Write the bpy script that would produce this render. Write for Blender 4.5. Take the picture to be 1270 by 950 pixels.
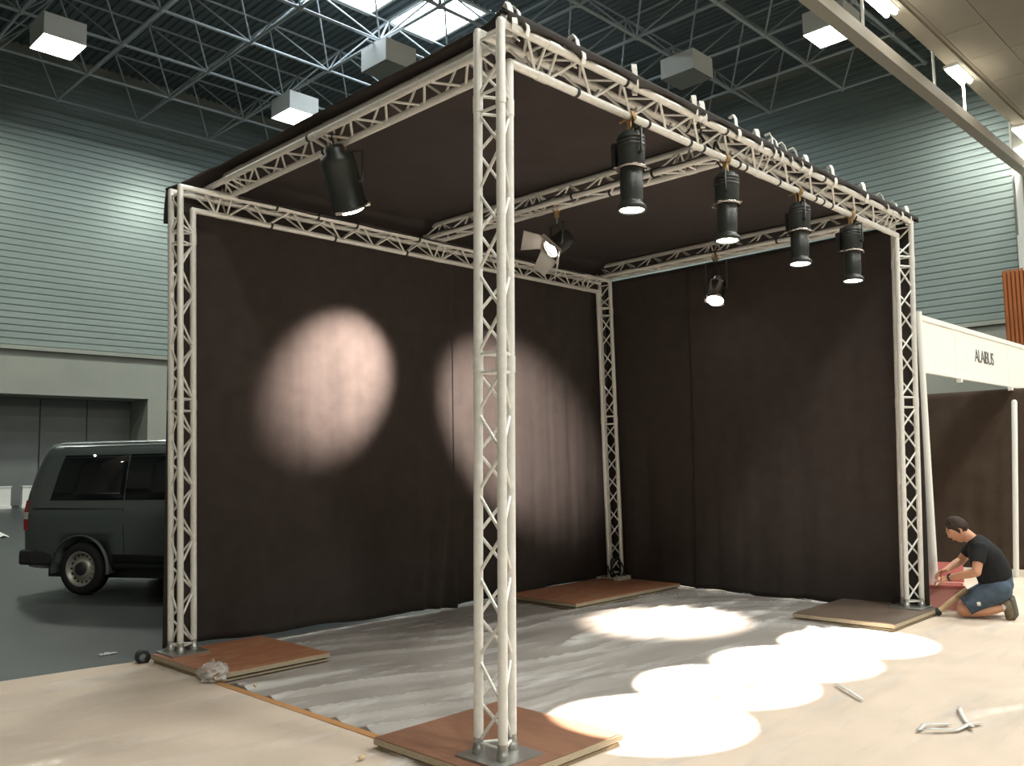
import bpy, bmesh, math, random
from math import pi, sin, cos, radians as R
from mathutils import Vector, Matrix, noise, Quaternion

for o in list(bpy.data.objects): bpy.data.objects.remove(o)
S = bpy.context.scene
COL = S.collection
random.seed(7)

# ------------------------------------------------------------------ camera
CAM = Vector((-3.2133, -3.2965, 1.5769)); YAW, PIT, ROL, FPX = 0.7739, 0.0915, -0.0186, 1078.9
fw = Vector((cos(YAW)*cos(PIT), sin(YAW)*cos(PIT), sin(PIT)))
rt0 = Vector((sin(YAW), -cos(YAW), 0)); up0 = rt0.cross(fw)
rt = rt0*cos(ROL)+up0*sin(ROL); up = -rt0*sin(ROL)+up0*cos(ROL)
cd = bpy.data.cameras.new('camera'); cam = bpy.data.objects.new('camera', cd); COL.objects.link(cam)
cd.sensor_width = 36; cd.lens = 36*FPX/1270; cd.clip_end = 300
cam.matrix_world = Matrix((( rt.x, up.x, -fw.x, CAM.x), (rt.y, up.y, -fw.y, CAM.y), (rt.z, up.z, -fw.z, CAM.z), (0,0,0,1)))
S.camera = cam
# ------------------------------------------------------------------ world, exposure
wd = bpy.data.worlds.new('world'); S.world = wd; wd.use_nodes = True
wd.node_tree.nodes['Background'].inputs[0].default_value = (.75, .85, 1, 1)
wd.node_tree.nodes['Background'].inputs[1].default_value = .05
vs = S.view_settings; vs.view_transform = 'Standard'; vs.look = 'None'; vs.gamma = 1; vs.use_curve_mapping = False
vs.exposure = 0.18
HALL_W = 800.0        # watts of a hall box lamp
PROFILE_W = 4200.0
WARM = (1, .86, .72)

def area_lamp(name, loc, size, power, col, sizey=None, rot=(0, 0, 0)):
    l = bpy.data.lights.new(name, 'AREA'); l.energy = power; l.color = col
    if sizey: l.shape = 'RECTANGLE'; l.size = size; l.size_y = sizey
    else: l.shape = 'SQUARE'; l.size = size
    o = bpy.data.objects.new(name, l); COL.objects.link(o); o.location = loc; o.rotation_euler = rot
    return o
# ------------------------------------------------------------------ materials
def mat(name, base, rough=.6, metal=0.0, spec=.5, noise_amt=0, nscale=8, bump=0, bscale=40, base2=None, emis=None, estr=0, detail=4, coat=0, stretch=None, contrast=(.3, .7), sheen=0):
    m = bpy.data.materials.new(name); m.use_nodes = True
    nt = m.node_tree; b = nt.nodes['Principled BSDF']; N = nt.nodes.new
    b.inputs['Base Color'].default_value = (*base, 1); b.inputs['Roughness'].default_value = rough
    b.inputs['Metallic'].default_value = metal; b.inputs['Specular IOR Level'].default_value = spec
    b.inputs['Coat Weight'].default_value = coat
    if sheen: b.inputs['Sheen Weight'].default_value = sheen
    tc = N('ShaderNodeTexCoord'); mp = N('ShaderNodeMapping'); nt.links.new(tc.outputs['Object'], mp.inputs[0])
    if stretch: mp.inputs['Scale'].default_value = stretch
    if base2 or noise_amt:
        t = N('ShaderNodeTexNoise'); t.inputs['Scale'].default_value = nscale; t.inputs['Detail'].default_value = detail
        nt.links.new(mp.outputs[0], t.inputs[0])
        r = N('ShaderNodeValToRGB'); r.color_ramp.elements[0].position = contrast[0]; r.color_ramp.elements[1].position = contrast[1]
        b2 = base2 or tuple(max(0, c*(1-noise_amt)) for c in base)
        r.color_ramp.elements[0].color = (*b2, 1); r.color_ramp.elements[1].color = (*base, 1)
        nt.links.new(t.outputs['Fac'], r.inputs[0]); nt.links.new(r.outputs[0], b.inputs['Base Color'])
    if bump:
        t2 = N('ShaderNodeTexNoise'); t2.inputs['Scale'].default_value = bscale; t2.inputs['Detail'].default_value = 3
        nt.links.new(mp.outputs[0], t2.inputs[0])
        bp = N('ShaderNodeBump'); bp.inputs['Strength'].default_value = bump; bp.inputs['Distance'].default_value = .02
        nt.links.new(t2.outputs['Fac'], bp.inputs['Height']); nt.links.new(bp.outputs[0], b.inputs['Normal'])
    if emis:
        b.inputs['Emission Color'].default_value = (*emis, 1); b.inputs['Emission Strength'].default_value = estr
    return m

M = {}
M['alu'] = mat('aluminium', (.80, .80, .77), .42, .25, .5, .12, 30, .06, 200)
M['alu_dark'] = mat('steel_coupler', (.4, .4, .38), .4, .8)
M['cloth'] = mat('black_cloth', (.045, .037, .033), .92, 0, .12, .22, 6, .25, 260, sheen=.05)
M['cloth2'] = mat('brown_black_cloth', (.085, .062, .048), .92, 0, .12, .25, 3, .2, 200)
M['roof_cloth'] = mat('canopy_cloth', (.042, .036, .034), .92, 0, .15, .2, 3, .2, 200)
M['black'] = mat('black_paint', (.028, .030, .029), .45, .1, .5, .2, 20)
M['lampblack'] = mat('dark_grey_enamel', (.030, .035, .033), .42, .2, .5, .25, 14, .1, 60)
M['chrome'] = mat('polished_can', (.5, .48, .46), .25, 1)
M['white_leaf'] = mat('steel_leaf', (.75, .72, .68), .3, .7)
M['tape'] = mat('black_tape', (.015, .015, .015), .6)
M['brass'] = mat('hook_clamp_metal', (.45, .30, .14), .45, .7)
M['ply_red'] = mat('red_brown_plywood', (.36, .145, .075), .5, 0, .5, .0, 5, .08, 60, base2=(.46, .28, .17), stretch=(1, 5, 1), contrast=(.28, .55))
M['ply_brown'] = mat('brown_plywood', (.25, .125, .075), .5, 0, .5, 0, 5, .08, 60, base2=(.19, .095, .06), stretch=(5, 1, 1))
M['ply_grey'] = mat('grey_brown_plywood', (.13, .095, .07), .55, 0, .5, 0, 5, .08, 60, base2=(.10, .072, .055), stretch=(1, 5, 1))
M['ply_edge'] = mat('plywood_edge', (.50, .42, .30), .7, 0, .3, .3, 30, stretch=(1, 1, 12))
M['asphalt'] = mat('dark_sealed_asphalt', (.050, .058, .056), .38, 0, .5, .3, 1.2, .12, 60, detail=8)
M['carpet'] = mat('beige_carpet', (.66, .55, .45), .95, 0, .1, .14, 1.5, .3, 220, detail=6)
M['concrete'] = mat('grey_green_concrete', (.33, .34, .30), .8, 0, .3, .12, .6, .1, 5)
M['clad'] = mat('pale_green_steel_cladding', (.28, .335, .315), .36, .35, .5, .12, .25)
M['recess'] = mat('dark_grey_door_panel', (.19, .20, .195), .7, 0, .3, .15, .5)
M['deck'] = mat('dark_roof_deck', (.14, .17, .18), .6, .2)
M['frame_tube'] = mat('space_frame_paint', (.42, .46, .48), .45, .2)
M['soffit'] = mat('beige_soffit_board', (.50, .46, .38), .85, 0, .3, .08, .4)
M['rail'] = mat('grey_rail_paint', (.62, .57, .48), .6)
M['white'] = mat('white_paint', (.80, .80, .76), .5, 0, .4)
M['fascia'] = mat('white_fascia_panel', (.86, .85, .78), .5)
M['dark_text'] = mat('dark_grey_lettering', (.10, .10, .11), .6)
M['timber'] = mat('orange_timber_slat', (.42, .13, .035), .55, 0, .4, .35, 1.5, stretch=(3, 3, .3))
M['van'] = mat('grey_green_van_paint', (.105, .125, .125), .28, .3, .5, coat=.6)
M['glass'] = mat('tinted_glass', (.006, .007, .008), .05, 0, .6)
M['trimblack'] = mat('black_plastic', (.022, .024, .024), .6)
M['rubber'] = mat('tyre_rubber', (.018, .018, .018), .8, 0, .3)
M['rim'] = mat('steel_wheel_rim', (.42, .40, .36), .45, .5)
M['tail_red'] = mat('red_lamp_lens', (.38, .03, .04), .2)
M['tail_white'] = mat('clear_lamp_lens', (.6, .6, .58), .2)
M['skin'] = mat('skin', (.58, .30, .19), .55, 0, .4, .12, 10)
M['hair'] = mat('dark_brown_hair', (.035, .02, .014), .7, 0, .3, .3, 60, .4, 90)
M['tshirt'] = mat('black_cotton', (.018, .019, .021), .9, 0, .2, .2, 8)
M['denim'] = mat('blue_grey_denim', (.085, .12, .165), .9, 0, .2, .35, 14, .2, 80)
M['shoe'] = mat('khaki_suede', (.20, .17, .11), .85, 0, .2, .3, 20)
M['sock'] = mat('white_sock', (.7, .66, .6), .9)
M['sole'] = mat('grey_sole', (.12, .115, .10), .8)
M['redbox'] = mat('faded_red_plastic', (.60, .16, .14), .45, 0, .5, .2, 5)
M['pinkbox'] = mat('pale_pink_plastic', (.75, .36, .32), .5)
M['batten'] = mat('pale_wood_batten', (.74, .55, .32), .6, 0, .4, .2, 8, stretch=(1, 8, 8))
M['scrap'] = mat('white_scrap', (.62, .62, .60), .6)
M['eye'] = mat('eye_dark', (.03, .02, .02), .3)
M['lip'] = mat('lip', (.45, .18, .14), .5)
def emit(name, col, s):
    return mat(name, (.8, .8, .8), .5, emis=col, estr=s)
M['lens'] = emit('lit_lens', (1, .92, .80), 30)
M['lens_soft'] = emit('lit_rim', (1, .88, .74), 6)
M['diffuser'] = emit('lit_diffuser', (1, .98, .88), 12)
M['diffuser_off'] = mat('dark_diffuser', (.22, .22, .20), .5)
M['sky'] = emit('skylight_glazing', (.78, .90, 1), 10)

def film_mat():
    m = bpy.data.materials.new('clear_plastic_film'); m.use_nodes = True
    nt = m.node_tree; N = nt.nodes.new; L = nt.links.new
    b = nt.nodes['Principled BSDF']; out = nt.nodes['Material Output']
    b.inputs['Base Color'].default_value = (.85, .84, .82, 1); b.inputs['Roughness'].default_value = .16
    b.inputs['Specular IOR Level'].default_value = .9
    tr = N('ShaderNodeBsdfTransparent'); mx = N('ShaderNodeMixShader')
    tc = N('ShaderNodeTexCoord'); t = N('ShaderNodeTexNoise'); t.inputs['Scale'].default_value = 3.0; t.inputs['Detail'].default_value = 4
    mp = N('ShaderNodeMapping'); mp.inputs['Rotation'].default_value = (0, 0, R(20)); mp.inputs['Scale'].default_value = (.22, 1.5, 1)
    L(tc.outputs['Object'], mp.inputs[0]); L(mp.outputs[0], t.inputs[0])
    r = N('ShaderNodeMapRange'); r.inputs[1].default_value = .52; r.inputs[2].default_value = .80; r.inputs[3].default_value = FILM_A; r.inputs[4].default_value = FILM_B  # opacity streaks: denser white folds, plus glossy highlights put into the colour
    L(t.outputs['Fac'], r.inputs[0])
    bp = N('ShaderNodeBump'); bp.inputs['Strength'].default_value = .22; bp.inputs['Distance'].default_value = .02
    L(t.outputs['Fac'], bp.inputs['Height']); L(bp.outputs[0], b.inputs['Normal'])
    L(r.outputs[0], mx.inputs[0]); L(tr.outputs[0], mx.inputs[1]); L(b.outputs[0], mx.inputs[2]); L(mx.outputs[0], out.inputs[0])
    return m
FILM_A, FILM_B = .34, .92
M['film'] = film_mat()
FILM_A, FILM_B = .08, .55
M['film_thin'] = film_mat()

# ------------------------------------------------------------------ mesh helpers
class MB:
    def __init__(s): s.v = []; s.f = []; s.sm = []
    def add(s, vs, fs, smooth=False):
        n = len(s.v); s.v += [tuple(v) for v in vs]; s.f += [tuple(i+n for i in f) for f in fs]; s.sm += [smooth]*len(fs); return s
    def box(s, a, b, rot=None, piv=None):
        x0, y0, z0 = a; x1, y1, z1 = b
        vs = [Vector(p) for p in ((x0,y0,z0),(x1,y0,z0),(x1,y1,z0),(x0,y1,z0),(x0,y0,z1),(x1,y0,z1),(x1,y1,z1),(x0,y1,z1))]
        if rot is not None:
            pv = Vector(piv) if piv is not None else (Vector(a)+Vector(b))/2
            vs = [rot @ (v-pv)+pv for v in vs]
        return s.add(vs, [(0,3,2,1),(4,5,6,7),(0,1,5,4),(1,2,6,5),(2,3,7,6),(3,0,4,7)])
    def tube(s, p, q, r, n=10, r2=None, cap=True):
        p, q = Vector(p), Vector(q); d = (q-p).normalized(); a = d.orthogonal().normalized(); b = d.cross(a); r2 = r if r2 is None else r2
        vs = []
        for c, rr in ((p, r), (q, r2)):
            for i in range(n):
                t = 2*pi*i/n; vs.append(c+a*cos(t)*rr+b*sin(t)*rr)
        s.add(vs, [(i, (i+1) % n, n+(i+1) % n, n+i) for i in range(n)], True)
        if cap:
            s.add(vs[:n], [tuple(range(n-1, -1, -1))]); s.add(vs[n:], [tuple(range(n))])
        return s
    def path(s, pts, r, n=8, closed=False):
        pts = [Vector(p) for p in pts]; m = len(pts); vs = []; prev = None
        for i, p in enumerate(pts):
            if closed: d = pts[(i+1) % m]-pts[i-1]
            else: d = pts[min(i+1, m-1)]-pts[max(i-1, 0)]
            d.normalize()
            a = d.orthogonal().normalized() if prev is None else (prev-d*prev.dot(d)).normalized()
            prev = a; b = d.cross(a); rr = r[i] if isinstance(r, (list, tuple)) else r
            for k in range(n):
                t = 2*pi*k/n; vs.append(p+a*cos(t)*rr+b*sin(t)*rr)
        fs = []
        for i in range(m if closed else m-1):
            j = (i+1) % m
            for k in range(n): fs.append((i*n+k, i*n+(k+1) % n, j*n+(k+1) % n, j*n+k))
        s.add(vs, fs, True)
        if not closed: s.add(vs[:n], [tuple(range(n-1, -1, -1))]); s.add(vs[-n:], [tuple(range(n))])
        return s
    def lathe(s, prof, n=24, mtx=None, cap0=True, cap1=True):
        # prof: (r, z) list about z
        mtx = mtx or Matrix(); vs = []
        for r, z in prof:
            for k in range(n):
                t = 2*pi*k/n; vs.append(mtx @ Vector((r*cos(t), r*sin(t), z)))
        fs = []
        for i in range(len(prof)-1):
            for k in range(n): fs.append((i*n+k, i*n+(k+1) % n, (i+1)*n+(k+1) % n, (i+1)*n+k))
        s.add(vs, fs, True)
        if cap0: s.add(vs[:n], [tuple(range(n-1, -1, -1))])
        if cap1: s.add(vs[-n:], [tuple(range(n))])
        return s
    def prism(s, poly, mtx, depth):
        n = len(poly); vs = [mtx @ Vector((x, y, 0)) for x, y in poly]+[mtx @ Vector((x, y, depth)) for x, y in poly]
        return s.add(vs, [tuple(range(n-1, -1, -1)), tuple(range(n, 2*n))]+[(i, (i+1) % n, n+(i+1) % n, n+i) for i in range(n)])
    def grid(s, fn, nu, nv, smooth=True):
        vs = [fn(i/nu, j/nv) for j in range(nv+1) for i in range(nu+1)]
        w = nu+1
        return s.add(vs, [(j*w+i, j*w+i+1, (j+1)*w+i+1, (j+1)*w+i) for j in range(nv) for i in range(nu)], smooth)
    def mesh(s, name, m):
        me = bpy.data.meshes.new(name); me.from_pydata(s.v, [], s.f); me.polygons.foreach_set('use_smooth', s.sm); me.materials.append(m); me.update(); return me
    def build(s, name, m, parent=None, origin=None):
        """link as one mesh object; vertices are in world space"""
        if parent is not None:
            inv = parent.matrix_basis.inverted() if parent.parent is None else (parent.parent.matrix_basis @ parent.matrix_basis).inverted()
            loc = Vector((0, 0, 0))
            s.v = [tuple(inv @ Vector(v)) for v in s.v]
        else:
            loc = Vector(origin) if origin is not None else Vector((0, 0, 0))
            s.v = [tuple(Vector(v)-loc) for v in s.v]
        o = bpy.data.objects.new(name, s.mesh(name, m)); COL.objects.link(o)
        if parent is not None: o.parent = parent
        else: o.location = loc
        return o

def tag(o, label=None, cat=None, group=None, kind=None):
    if label: o['label'] = label
    if cat: o['category'] = cat
    if group: o['group'] = group
    if kind: o['kind'] = kind
    return o
def empty(name, loc, label, cat, group=None, rz=0):
    o = bpy.data.objects.new(name, None); COL.objects.link(o); o.location = loc
    o.matrix_basis = Matrix.Translation(loc) @ Matrix.Rotation(rz, 4, 'Z'); o.empty_display_size = .1
    return tag(o, label, cat, group)
def structure(name, mb, m): return tag(mb.build(name, m), kind='structure')
def inst(name, me, parent, mtx):
    o = bpy.data.objects.new(name, me); COL.objects.link(o); o.parent = parent
    o.matrix_basis = parent.matrix_basis.inverted() @ mtx
    return o
def align(p, q):
    """matrix that takes the unit z segment to p-q"""
    p, q = Vector(p), Vector(q); d = q-p; L = d.length
    return Matrix.Translation(p) @ d.to_track_quat('Z', 'Y').to_matrix().to_4x4() @ Matrix.Diagonal((1, 1, L, 1))
def unit_tube(name, r, m, n=8):
    return MB().tube((0,0,0), (0,0,1), r, n).mesh(name, m)
def evaluated(o):
    dg = bpy.context.evaluated_depsgraph_get(); me = bpy.data.meshes.new_from_object(o.evaluated_get(dg)); return me

# ------------------------------------------------------------------ the hall
YW, XW, ZB = 39.4, 37.2, 7.1         # far wall, right wall, foot of the cladding
ZF, ZD, ZS = 18.58, 21.1, 14.75      # lower chords of the roof frame, roof deck, soffit
structure('floor', MB().box((-22, -26, -.3), (46, 42.5, 0)), M['asphalt'])

def cladding(p0, p1, z0, z1, out, pitch=.30):
    """one ribbed sheet: horizontal ribs extruded from p0 to p1, standing out along `out`"""
    prof = []; z = z0
    while z < z1:
        prof += [(0, z), (.05, z+.035), (.05, z+pitch-.085), (0, z+pitch-.05)]; z += pitch
    vs = []; out = Vector(out)
    for P in (Vector(p0), Vector(p1)):
        for d, zz in prof: vs.append(P+out*d+Vector((0, 0, zz)))
    n = len(prof); b = MB(); b.add(vs, [(i, i+1, n+i+1, n+i) for i in range(n-1)]); return b
# far wall (behind the van): concrete base with a deep goods door, ribbed steel above
w = MB(); w.box((14.8, YW, 0), (46, YW+.5, ZB)); w.box((-22, YW, 5.04), (14.8, YW+.5, ZB)); w.box((-22, YW, ZB), (46, YW+.5, 22))
w.box((14.8, YW+.5, 0), (15.2, YW+2.4, 5.4)); w.box((-22, YW+.5, 5.04), (14.8, YW+2.4, 5.4))
wl = structure('wall_left', w, M['concrete'])
cladding((-22, YW-.02, 0), (XW, YW-.02, 0), ZB+.12, 20.6, (0, -1, 0)).build('cladding_sheet', M['clad'], wl)
MB().box((-22, YW-.22, ZB-.08), (XW, YW, ZB+.1)).build('drip_ledge', M['concrete'], wl)
dr = structure('door_1', MB().box((-22, YW+2.15, 0), (14.8, YW+2.3, 5.04)), M['recess'])
pme = MB().box((0, 0, 0), (2.06, .1, 4.98)).mesh('door_panel', M['recess'])
for k in range(9): inst('door_panel', pme, dr, Matrix.Translation((12.70-2.12*k, YW+2.04-.02*(k % 2), .03)))
# right wall
w = MB(); w.box((XW, -26, 0), (XW+.5, YW, ZB)); w.box((XW, 6.46, ZB), (XW+.5, YW, 22)); w.box((XW, -26, ZB), (XW+.5, 6.46, 8.0)); w.box((XW, -26, 10.65), (XW+.5, 6.46, 22)); w.box((XW, -26, 8), (XW+.5, 3.3, 10.65))
wr = structure('wall_right', w, M['concrete'])
cladding((XW-.02, 6.5, 0), (XW-.02, YW, 0), ZB+.12, 20.6, (-1, 0, 0)).build('cladding_sheet', M['clad'], wr)
MB().box((XW-.2, 6.5, ZB-.08), (XW, YW, ZB+.1)).build('drip_ledge', M['concrete'], wr)
MB().box((XW-.3, 6.08, 0), (XW-.06, 6.34, 13.4)).build('wall_post', M['white'], wr)
wi = structure('window_1', MB().box((XW-.1, 6.26, 8.0), (XW+.1, 6.46, 10.65)).box((XW-.1, 3.3, 8.0), (XW+.1, 3.5, 10.65)).box((XW-.1, 3.5, 10.45), (XW+.1, 6.26, 10.65)).box((XW-.1, 3.5, 8.0), (XW+.1, 6.26, 8.2)), M['white'])
MB().box((XW, 3.5, 8.2), (XW+.03, 6.26, 10.45)).build('pane', M['glass'], wi)
structure('wall_front', MB().box((-22.5, -26.5, 0), (46, -26, 22)), M['concrete'])
structure('wall_back', MB().box((-22.5, -26, 0), (-22, 42.5, 22)), M['concrete'])
# roof deck: ribbed, with three long skylights
SKY = [(13.6, 18.5, 22.4, 26.2), (19.3, 22.1, 22.4, 26.2), (22.9, 27.6, 22.4, 26.2)]
def deck_strip(y0, y1, x0, x1):
    prof = []; x = x0
    while x < x1: prof += [(x, 0), (x+.14, 0), (x+.18, .08), (x+.32, .08)]; x += .36
    prof = [(min(a, x1), z) for a, z in prof]
    vs = [(a, y0, ZD+z) for a, z in prof]+[(a, y1, ZD+z) for a, z in prof]; n = len(prof)
    return vs, [(i, n+i, n+i+1, i+1) for i in range(n-1)]
dk = MB()
for a in ((5.6, 22.4, -22, XW), (26.2, YW, -22, XW), (22.4, 26.2, -22, 13.6), (22.4, 26.2, 18.5, 19.3), (22.4, 26.2, 22.1, 22.9), (22.4, 26.2, 27.6, XW)):
    dk.add(*deck_strip(*a))
ce = structure('ceiling', dk, M['deck'])
MB().box((-22.5, -26.5, ZD+.5), (46, 42.5, ZD+.8)).build('roof_slab', M['deck'], ce)
for i, (x0, x1, y0, y1) in enumerate(SKY):
    sk = tag(MB().box((x0, y0, ZD-.12), (x0+.12, y1, ZD+.3)).box((x1-.12, y0, ZD-.12), (x1, y1, ZD+.3)).box((x0+.12, y0, ZD-.12), (x1-.12, y0+.12, ZD+.3)).box((x0+.12, y1-.12, ZD-.12), (x1-.12, y1, ZD+.3)).build('window_%d' % (i+2), M['white']), kind='structure')
    n = max(2, round((x1-x0)/1.5))
    for k in range(n):
        a = x0+.12+(x1-x0-.24)*k/n; b = x0+.12+(x1-x0-.24)*(k+1)/n
        for c0, c1 in ((y0+.12, (y0+y1)/2), ((y0+y1)/2, y1-.12)):
            MB().box((a+.03, c0+.03, ZD+.02), (b-.03, c1-.03, ZD+.06)).build('pane', M['sky'], sk)
# lower soffit on the near side, its edge tray and the hung rail
so = MB().box((-22, -26, ZS), (XW, 5.25, ZS+.25)).box((-22, 5.25, ZS-.02), (XW, 5.9, ZS+6.8))
so_o = tag(so.build('trim_1', M['soffit']), kind='structure')
spm = MB().box((0, 0, 0), (2.44, 1.17, .03)).mesh('soffit_board', M['soffit'])
for i in range(12):
    for j in range(4): inst('soffit_board', spm, so_o, Matrix.Translation((8+2.46*i, 5.2-1.19*(j+1), ZS-.04-.004*((i+j) % 2))))
MB().box((-22, 5.36, ZS-.12), (XW, 5.48, ZS)).build('edge_lip', M['soffit'], so_o)
rl = tag(MB().box((-22, 5.72, 13.05), (XW, 6.08, 13.42)).build('trim_2', M['rail']), kind='structure')
hme = unit_tube('rail_hanger', .045, M['white'])
for x in (8.9, 11.7, 17.5, 20.45, 26.1, 29.1, 34.7): inst('rail_hanger', hme, rl, align((x, 5.85, 13.42), (x, 5.85, ZS)))

# ------------------------------------------------------------------ roof space frame
sf = empty('space_frame', (18, 22, ZF), 'grey tubular space frame carrying the whole hall roof', 'roof frame')
SP, HX, HY, HH = 3.66, 9.95, 38.43, 2.15
tub_l = unit_tube('lower_chord', .065, M['frame_tube'], 8); tub_u = unit_tube('upper_chord', .05, M['frame_tube'], 6); tub_d = unit_tube('diagonal', .04, M['frame_tube'], 6)
nod = MB().lathe([(.02, -.12), (.09, -.09), (.12, 0), (.09, .09), (.02, .12)], 8).mesh('node', M['frame_tube'])
GX = range(-4, 8); GY = range(0, 9)
nx = lambda i: HX+SP*i
ny = lambda j: HY-SP*j
for i in GX:
    for j in GY:
        p = Vector((nx(i), ny(j), ZF)); inst('node', nod, sf, Matrix.Translation(p))
        if i+1 in GX: inst('lower_chord', tub_l, sf, align(p, (nx(i+1), ny(j), ZF)))
        if j+1 in GY: inst('lower_chord', tub_l, sf, align(p, (nx(i), ny(j+1), ZF)))
dstuff = MB(); nd = 0
UP = [(i, j) for i in GX if i+1 in GX for j in GY if j+1 in GY]
UP.sort(key=lambda t: (Vector((nx(t[0]), ny(t[1]), 18))-CAM).length)
for (i, j) in UP:
    u = Vector((nx(i)+SP/2, ny(j)-SP/2, ZF+HH))
    if (i+1, j) in UP: inst('upper_chord', tub_u, sf, align(u, u+Vector((SP, 0, 0))))
    if (i, j+1) in UP: inst('upper_chord', tub_u, sf, align(u, u-Vector((0, SP, 0))))
    for di in (0, 1):
        for dj in (0, 1):
            q = Vector((nx(i+di), ny(j+dj), ZF))
            if nd < 296: inst('diagonal', tub_d, sf, align(q, u)); nd += 1
            else: dstuff.tube(q, u, .04, 6, cap=False)
tag(dstuff.build('far_diagonals', M['frame_tube'], sf), kind='stuff')

# ------------------------------------------------------------------ hall lamps
def box_lamp(x, y, lit, label, sx=1.5, sy=1.6, zb=17.65, zt=ZF-.07):
    t = empty('box_lamp', (x, y, zb), label, 'ceiling lamp', 'square box lamps under the roof frame')
    a, b = sx/2, sy/2
    h = MB()
    h.add([(x-a, y-b, zb), (x+a, y-b, zb), (x+a, y+b, zb), (x-a, y+b, zb), (x-a, y-b, zt), (x+a, y-b, zt), (x+a, y+b, zt), (x-a, y+b, zt)],
          [(4,5,6,7),(0,1,5,4),(1,2,6,5),(2,3,7,6),(3,0,4,7)])
    h.build('housing', M['white'], t)
    MB().box((x-a+.04, y-b+.04, zb-.02), (x+a-.04, y+b-.04, zb+.03)).build('diffuser', M['diffuser'] if lit else M['diffuser_off'], t)
    MB().tube((x-a-.3, y, zt+.03), (x+a+.3, y, zt+.03), .04, 6).tube((x, y, zt), (x, y, ZF), .03, 6).build('hanger_bar', M['frame_tube'], t)
    if lit: area_lamp('box_lamp_light', (x, y, zb-.05), sx-.1, HALL_W, (.96, 1, .91))
box_lamp(7.6, 31.1, True, 'lit square box lamp at far left over the van')
box_lamp(17.75, 30.9, True, 'lit square box lamp just above the left truss beam')
box_lamp(17.4, 23.4, False, 'unlit white box lamp in front of the bright skylight', zb=17.2, zt=18.1)
box_lamp(28.35, 10.1, True, 'lit square box lamp at right beside the hung rail')
box_lamp(27.6, 16.1, False, 'unlit box lamp half hidden behind the black canopy')
for x, y in ((28.3, 30.9), (-2.5, 23.4), (7.6, 10.1)): area_lamp('hall_lamp_light', (x, y, 17.6), 1.4, HALL_W, (.96, 1, .91))
for x, y in ((-5, -9), (2, -8), (9, -6), (9, -14), (13, -1), (18, -8), (26, -6)): area_lamp('soffit_fill_light', (x, y, 14.5), 1.4, HALL_W*1.25, (.99, 1, .93))  # unseen fill lights without fixtures, added to brighten carpet and near column
def strip_lamp(x, label):
    t = empty('strip_lamp', (x, 5.78, 14.6), label, 'ceiling lamp', 'strip lamps along the soffit edge')
    MB().box((x-.85, 5.52, ZS-.12), (x+.85, 6.0, ZS-.025)).build('tray', M['white'], t)
    for y in (5.64, 5.88): MB().tube((x-.78, y, ZS-.17), (x+.78, y, ZS-.17), .075, 8).build('tube', M['diffuser'], t)
    area_lamp('strip_lamp_light', (x, 5.76, ZS-.28), 1.6, 260, (1, .97, .88), .4)
strip_lamp(21.6, 'strip lamp at top edge of the photo on the soffit')
strip_lamp(28.4, 'strip lamp on the soffit edge above the ribbed right wall')
strip_lamp(36.2, 'strip lamp on the soffit edge closest to the right wall')

# ------------------------------------------------------------------ the truss stand
c, h = .1785, .1785*.866; a2 = c/2
D, W, ZT = 5.902, 3.807, 3.968       # plan of the stand, height of the frame's top chords
RT, RB = .0258, .0092
PZ = .08
brace_me = unit_tube('brace', RB, M['alu'], 8)
chord_cache = {}
def truss(root, ref0, ref1, apex, joints, phase=0, trim=None, pitch=.42, endpad=.05, ties=()):
    """three-chord lattice: two chords of the flat face straddle ref0-ref1, the third stands off along `apex`"""
    ref0, ref1, apex = Vector(ref0), Vector(ref1), Vector(apex)
    d = (ref1-ref0); L = d.length; d.normalize(); apex = (apex-d*apex.dot(d)).normalized(); s = d.cross(apex)
    off = [s*a2, -s*a2, apex*h]
    trim = trim or [(0, 0)]*3
    cuts = [0]+list(joints)+[L]
    P = lambda k, t: ref0+d*t+off[k]
    for k in range(3):
        t0, t1 = trim[k][0], L-trim[k][1]
        for i in range(len(cuts)-1):
            u0, u1 = max(cuts[i], t0), min(cuts[i+1], t1)
            if u1-u0 < .03: continue
            MB().tube(P(k, u0), P(k, u1), RT, 14).build('chord', M['alu'], root)
    for j in joints:
        for k in range(3):
            if trim[k][0] < j < L-trim[k][1]: MB().tube(P(k, j-.045), P(k, j+.045), RT+.003, 14).build('coupler', M['alu'], root)
    for i in range(len(cuts)-1):
        u0 = cuts[i]+endpad; u1 = cuts[i+1]-endpad
        n = max(1, round((u1-u0)/(pitch/2))); st = (u1-u0)/n
        for f, (k, l) in enumerate(((0, 1), (1, 2), (2, 0))):
            lo, hi = max(trim[k][0], trim[l][0])-.001, L-max(trim[k][1], trim[l][1])+.001
            for u in (u0, u1):
                if lo <= u <= hi: inst('brace', brace_me, root, align(P(k, u), P(l, u)))
            for q in range(n):
                x0, x1 = u0+st*q, u0+st*(q+1)
                if x0 < lo or x1 > hi: continue
                A, B = ((k, l), (l, k))[(q+f+phase) % 2]
                inst('brace', brace_me, root, align(P(A, x0), P(B, x1)))
    for k, t in ties: MB().tube(P(k, t), P(k, t+.022), RT+.005, 12).build('cable_tie', M['tape'], root)
    return P
OFF = dict(F=(0, 0, -.038, .008, .008, -.023, 1), L=(0, W, .035, -.033, -.006, .02, 1), R=(D, 0, -.039, .055, .027, -.04, -1), B=(D, W, .028, -.008, -.015, .022, -1))
TOPS = {}
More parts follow.
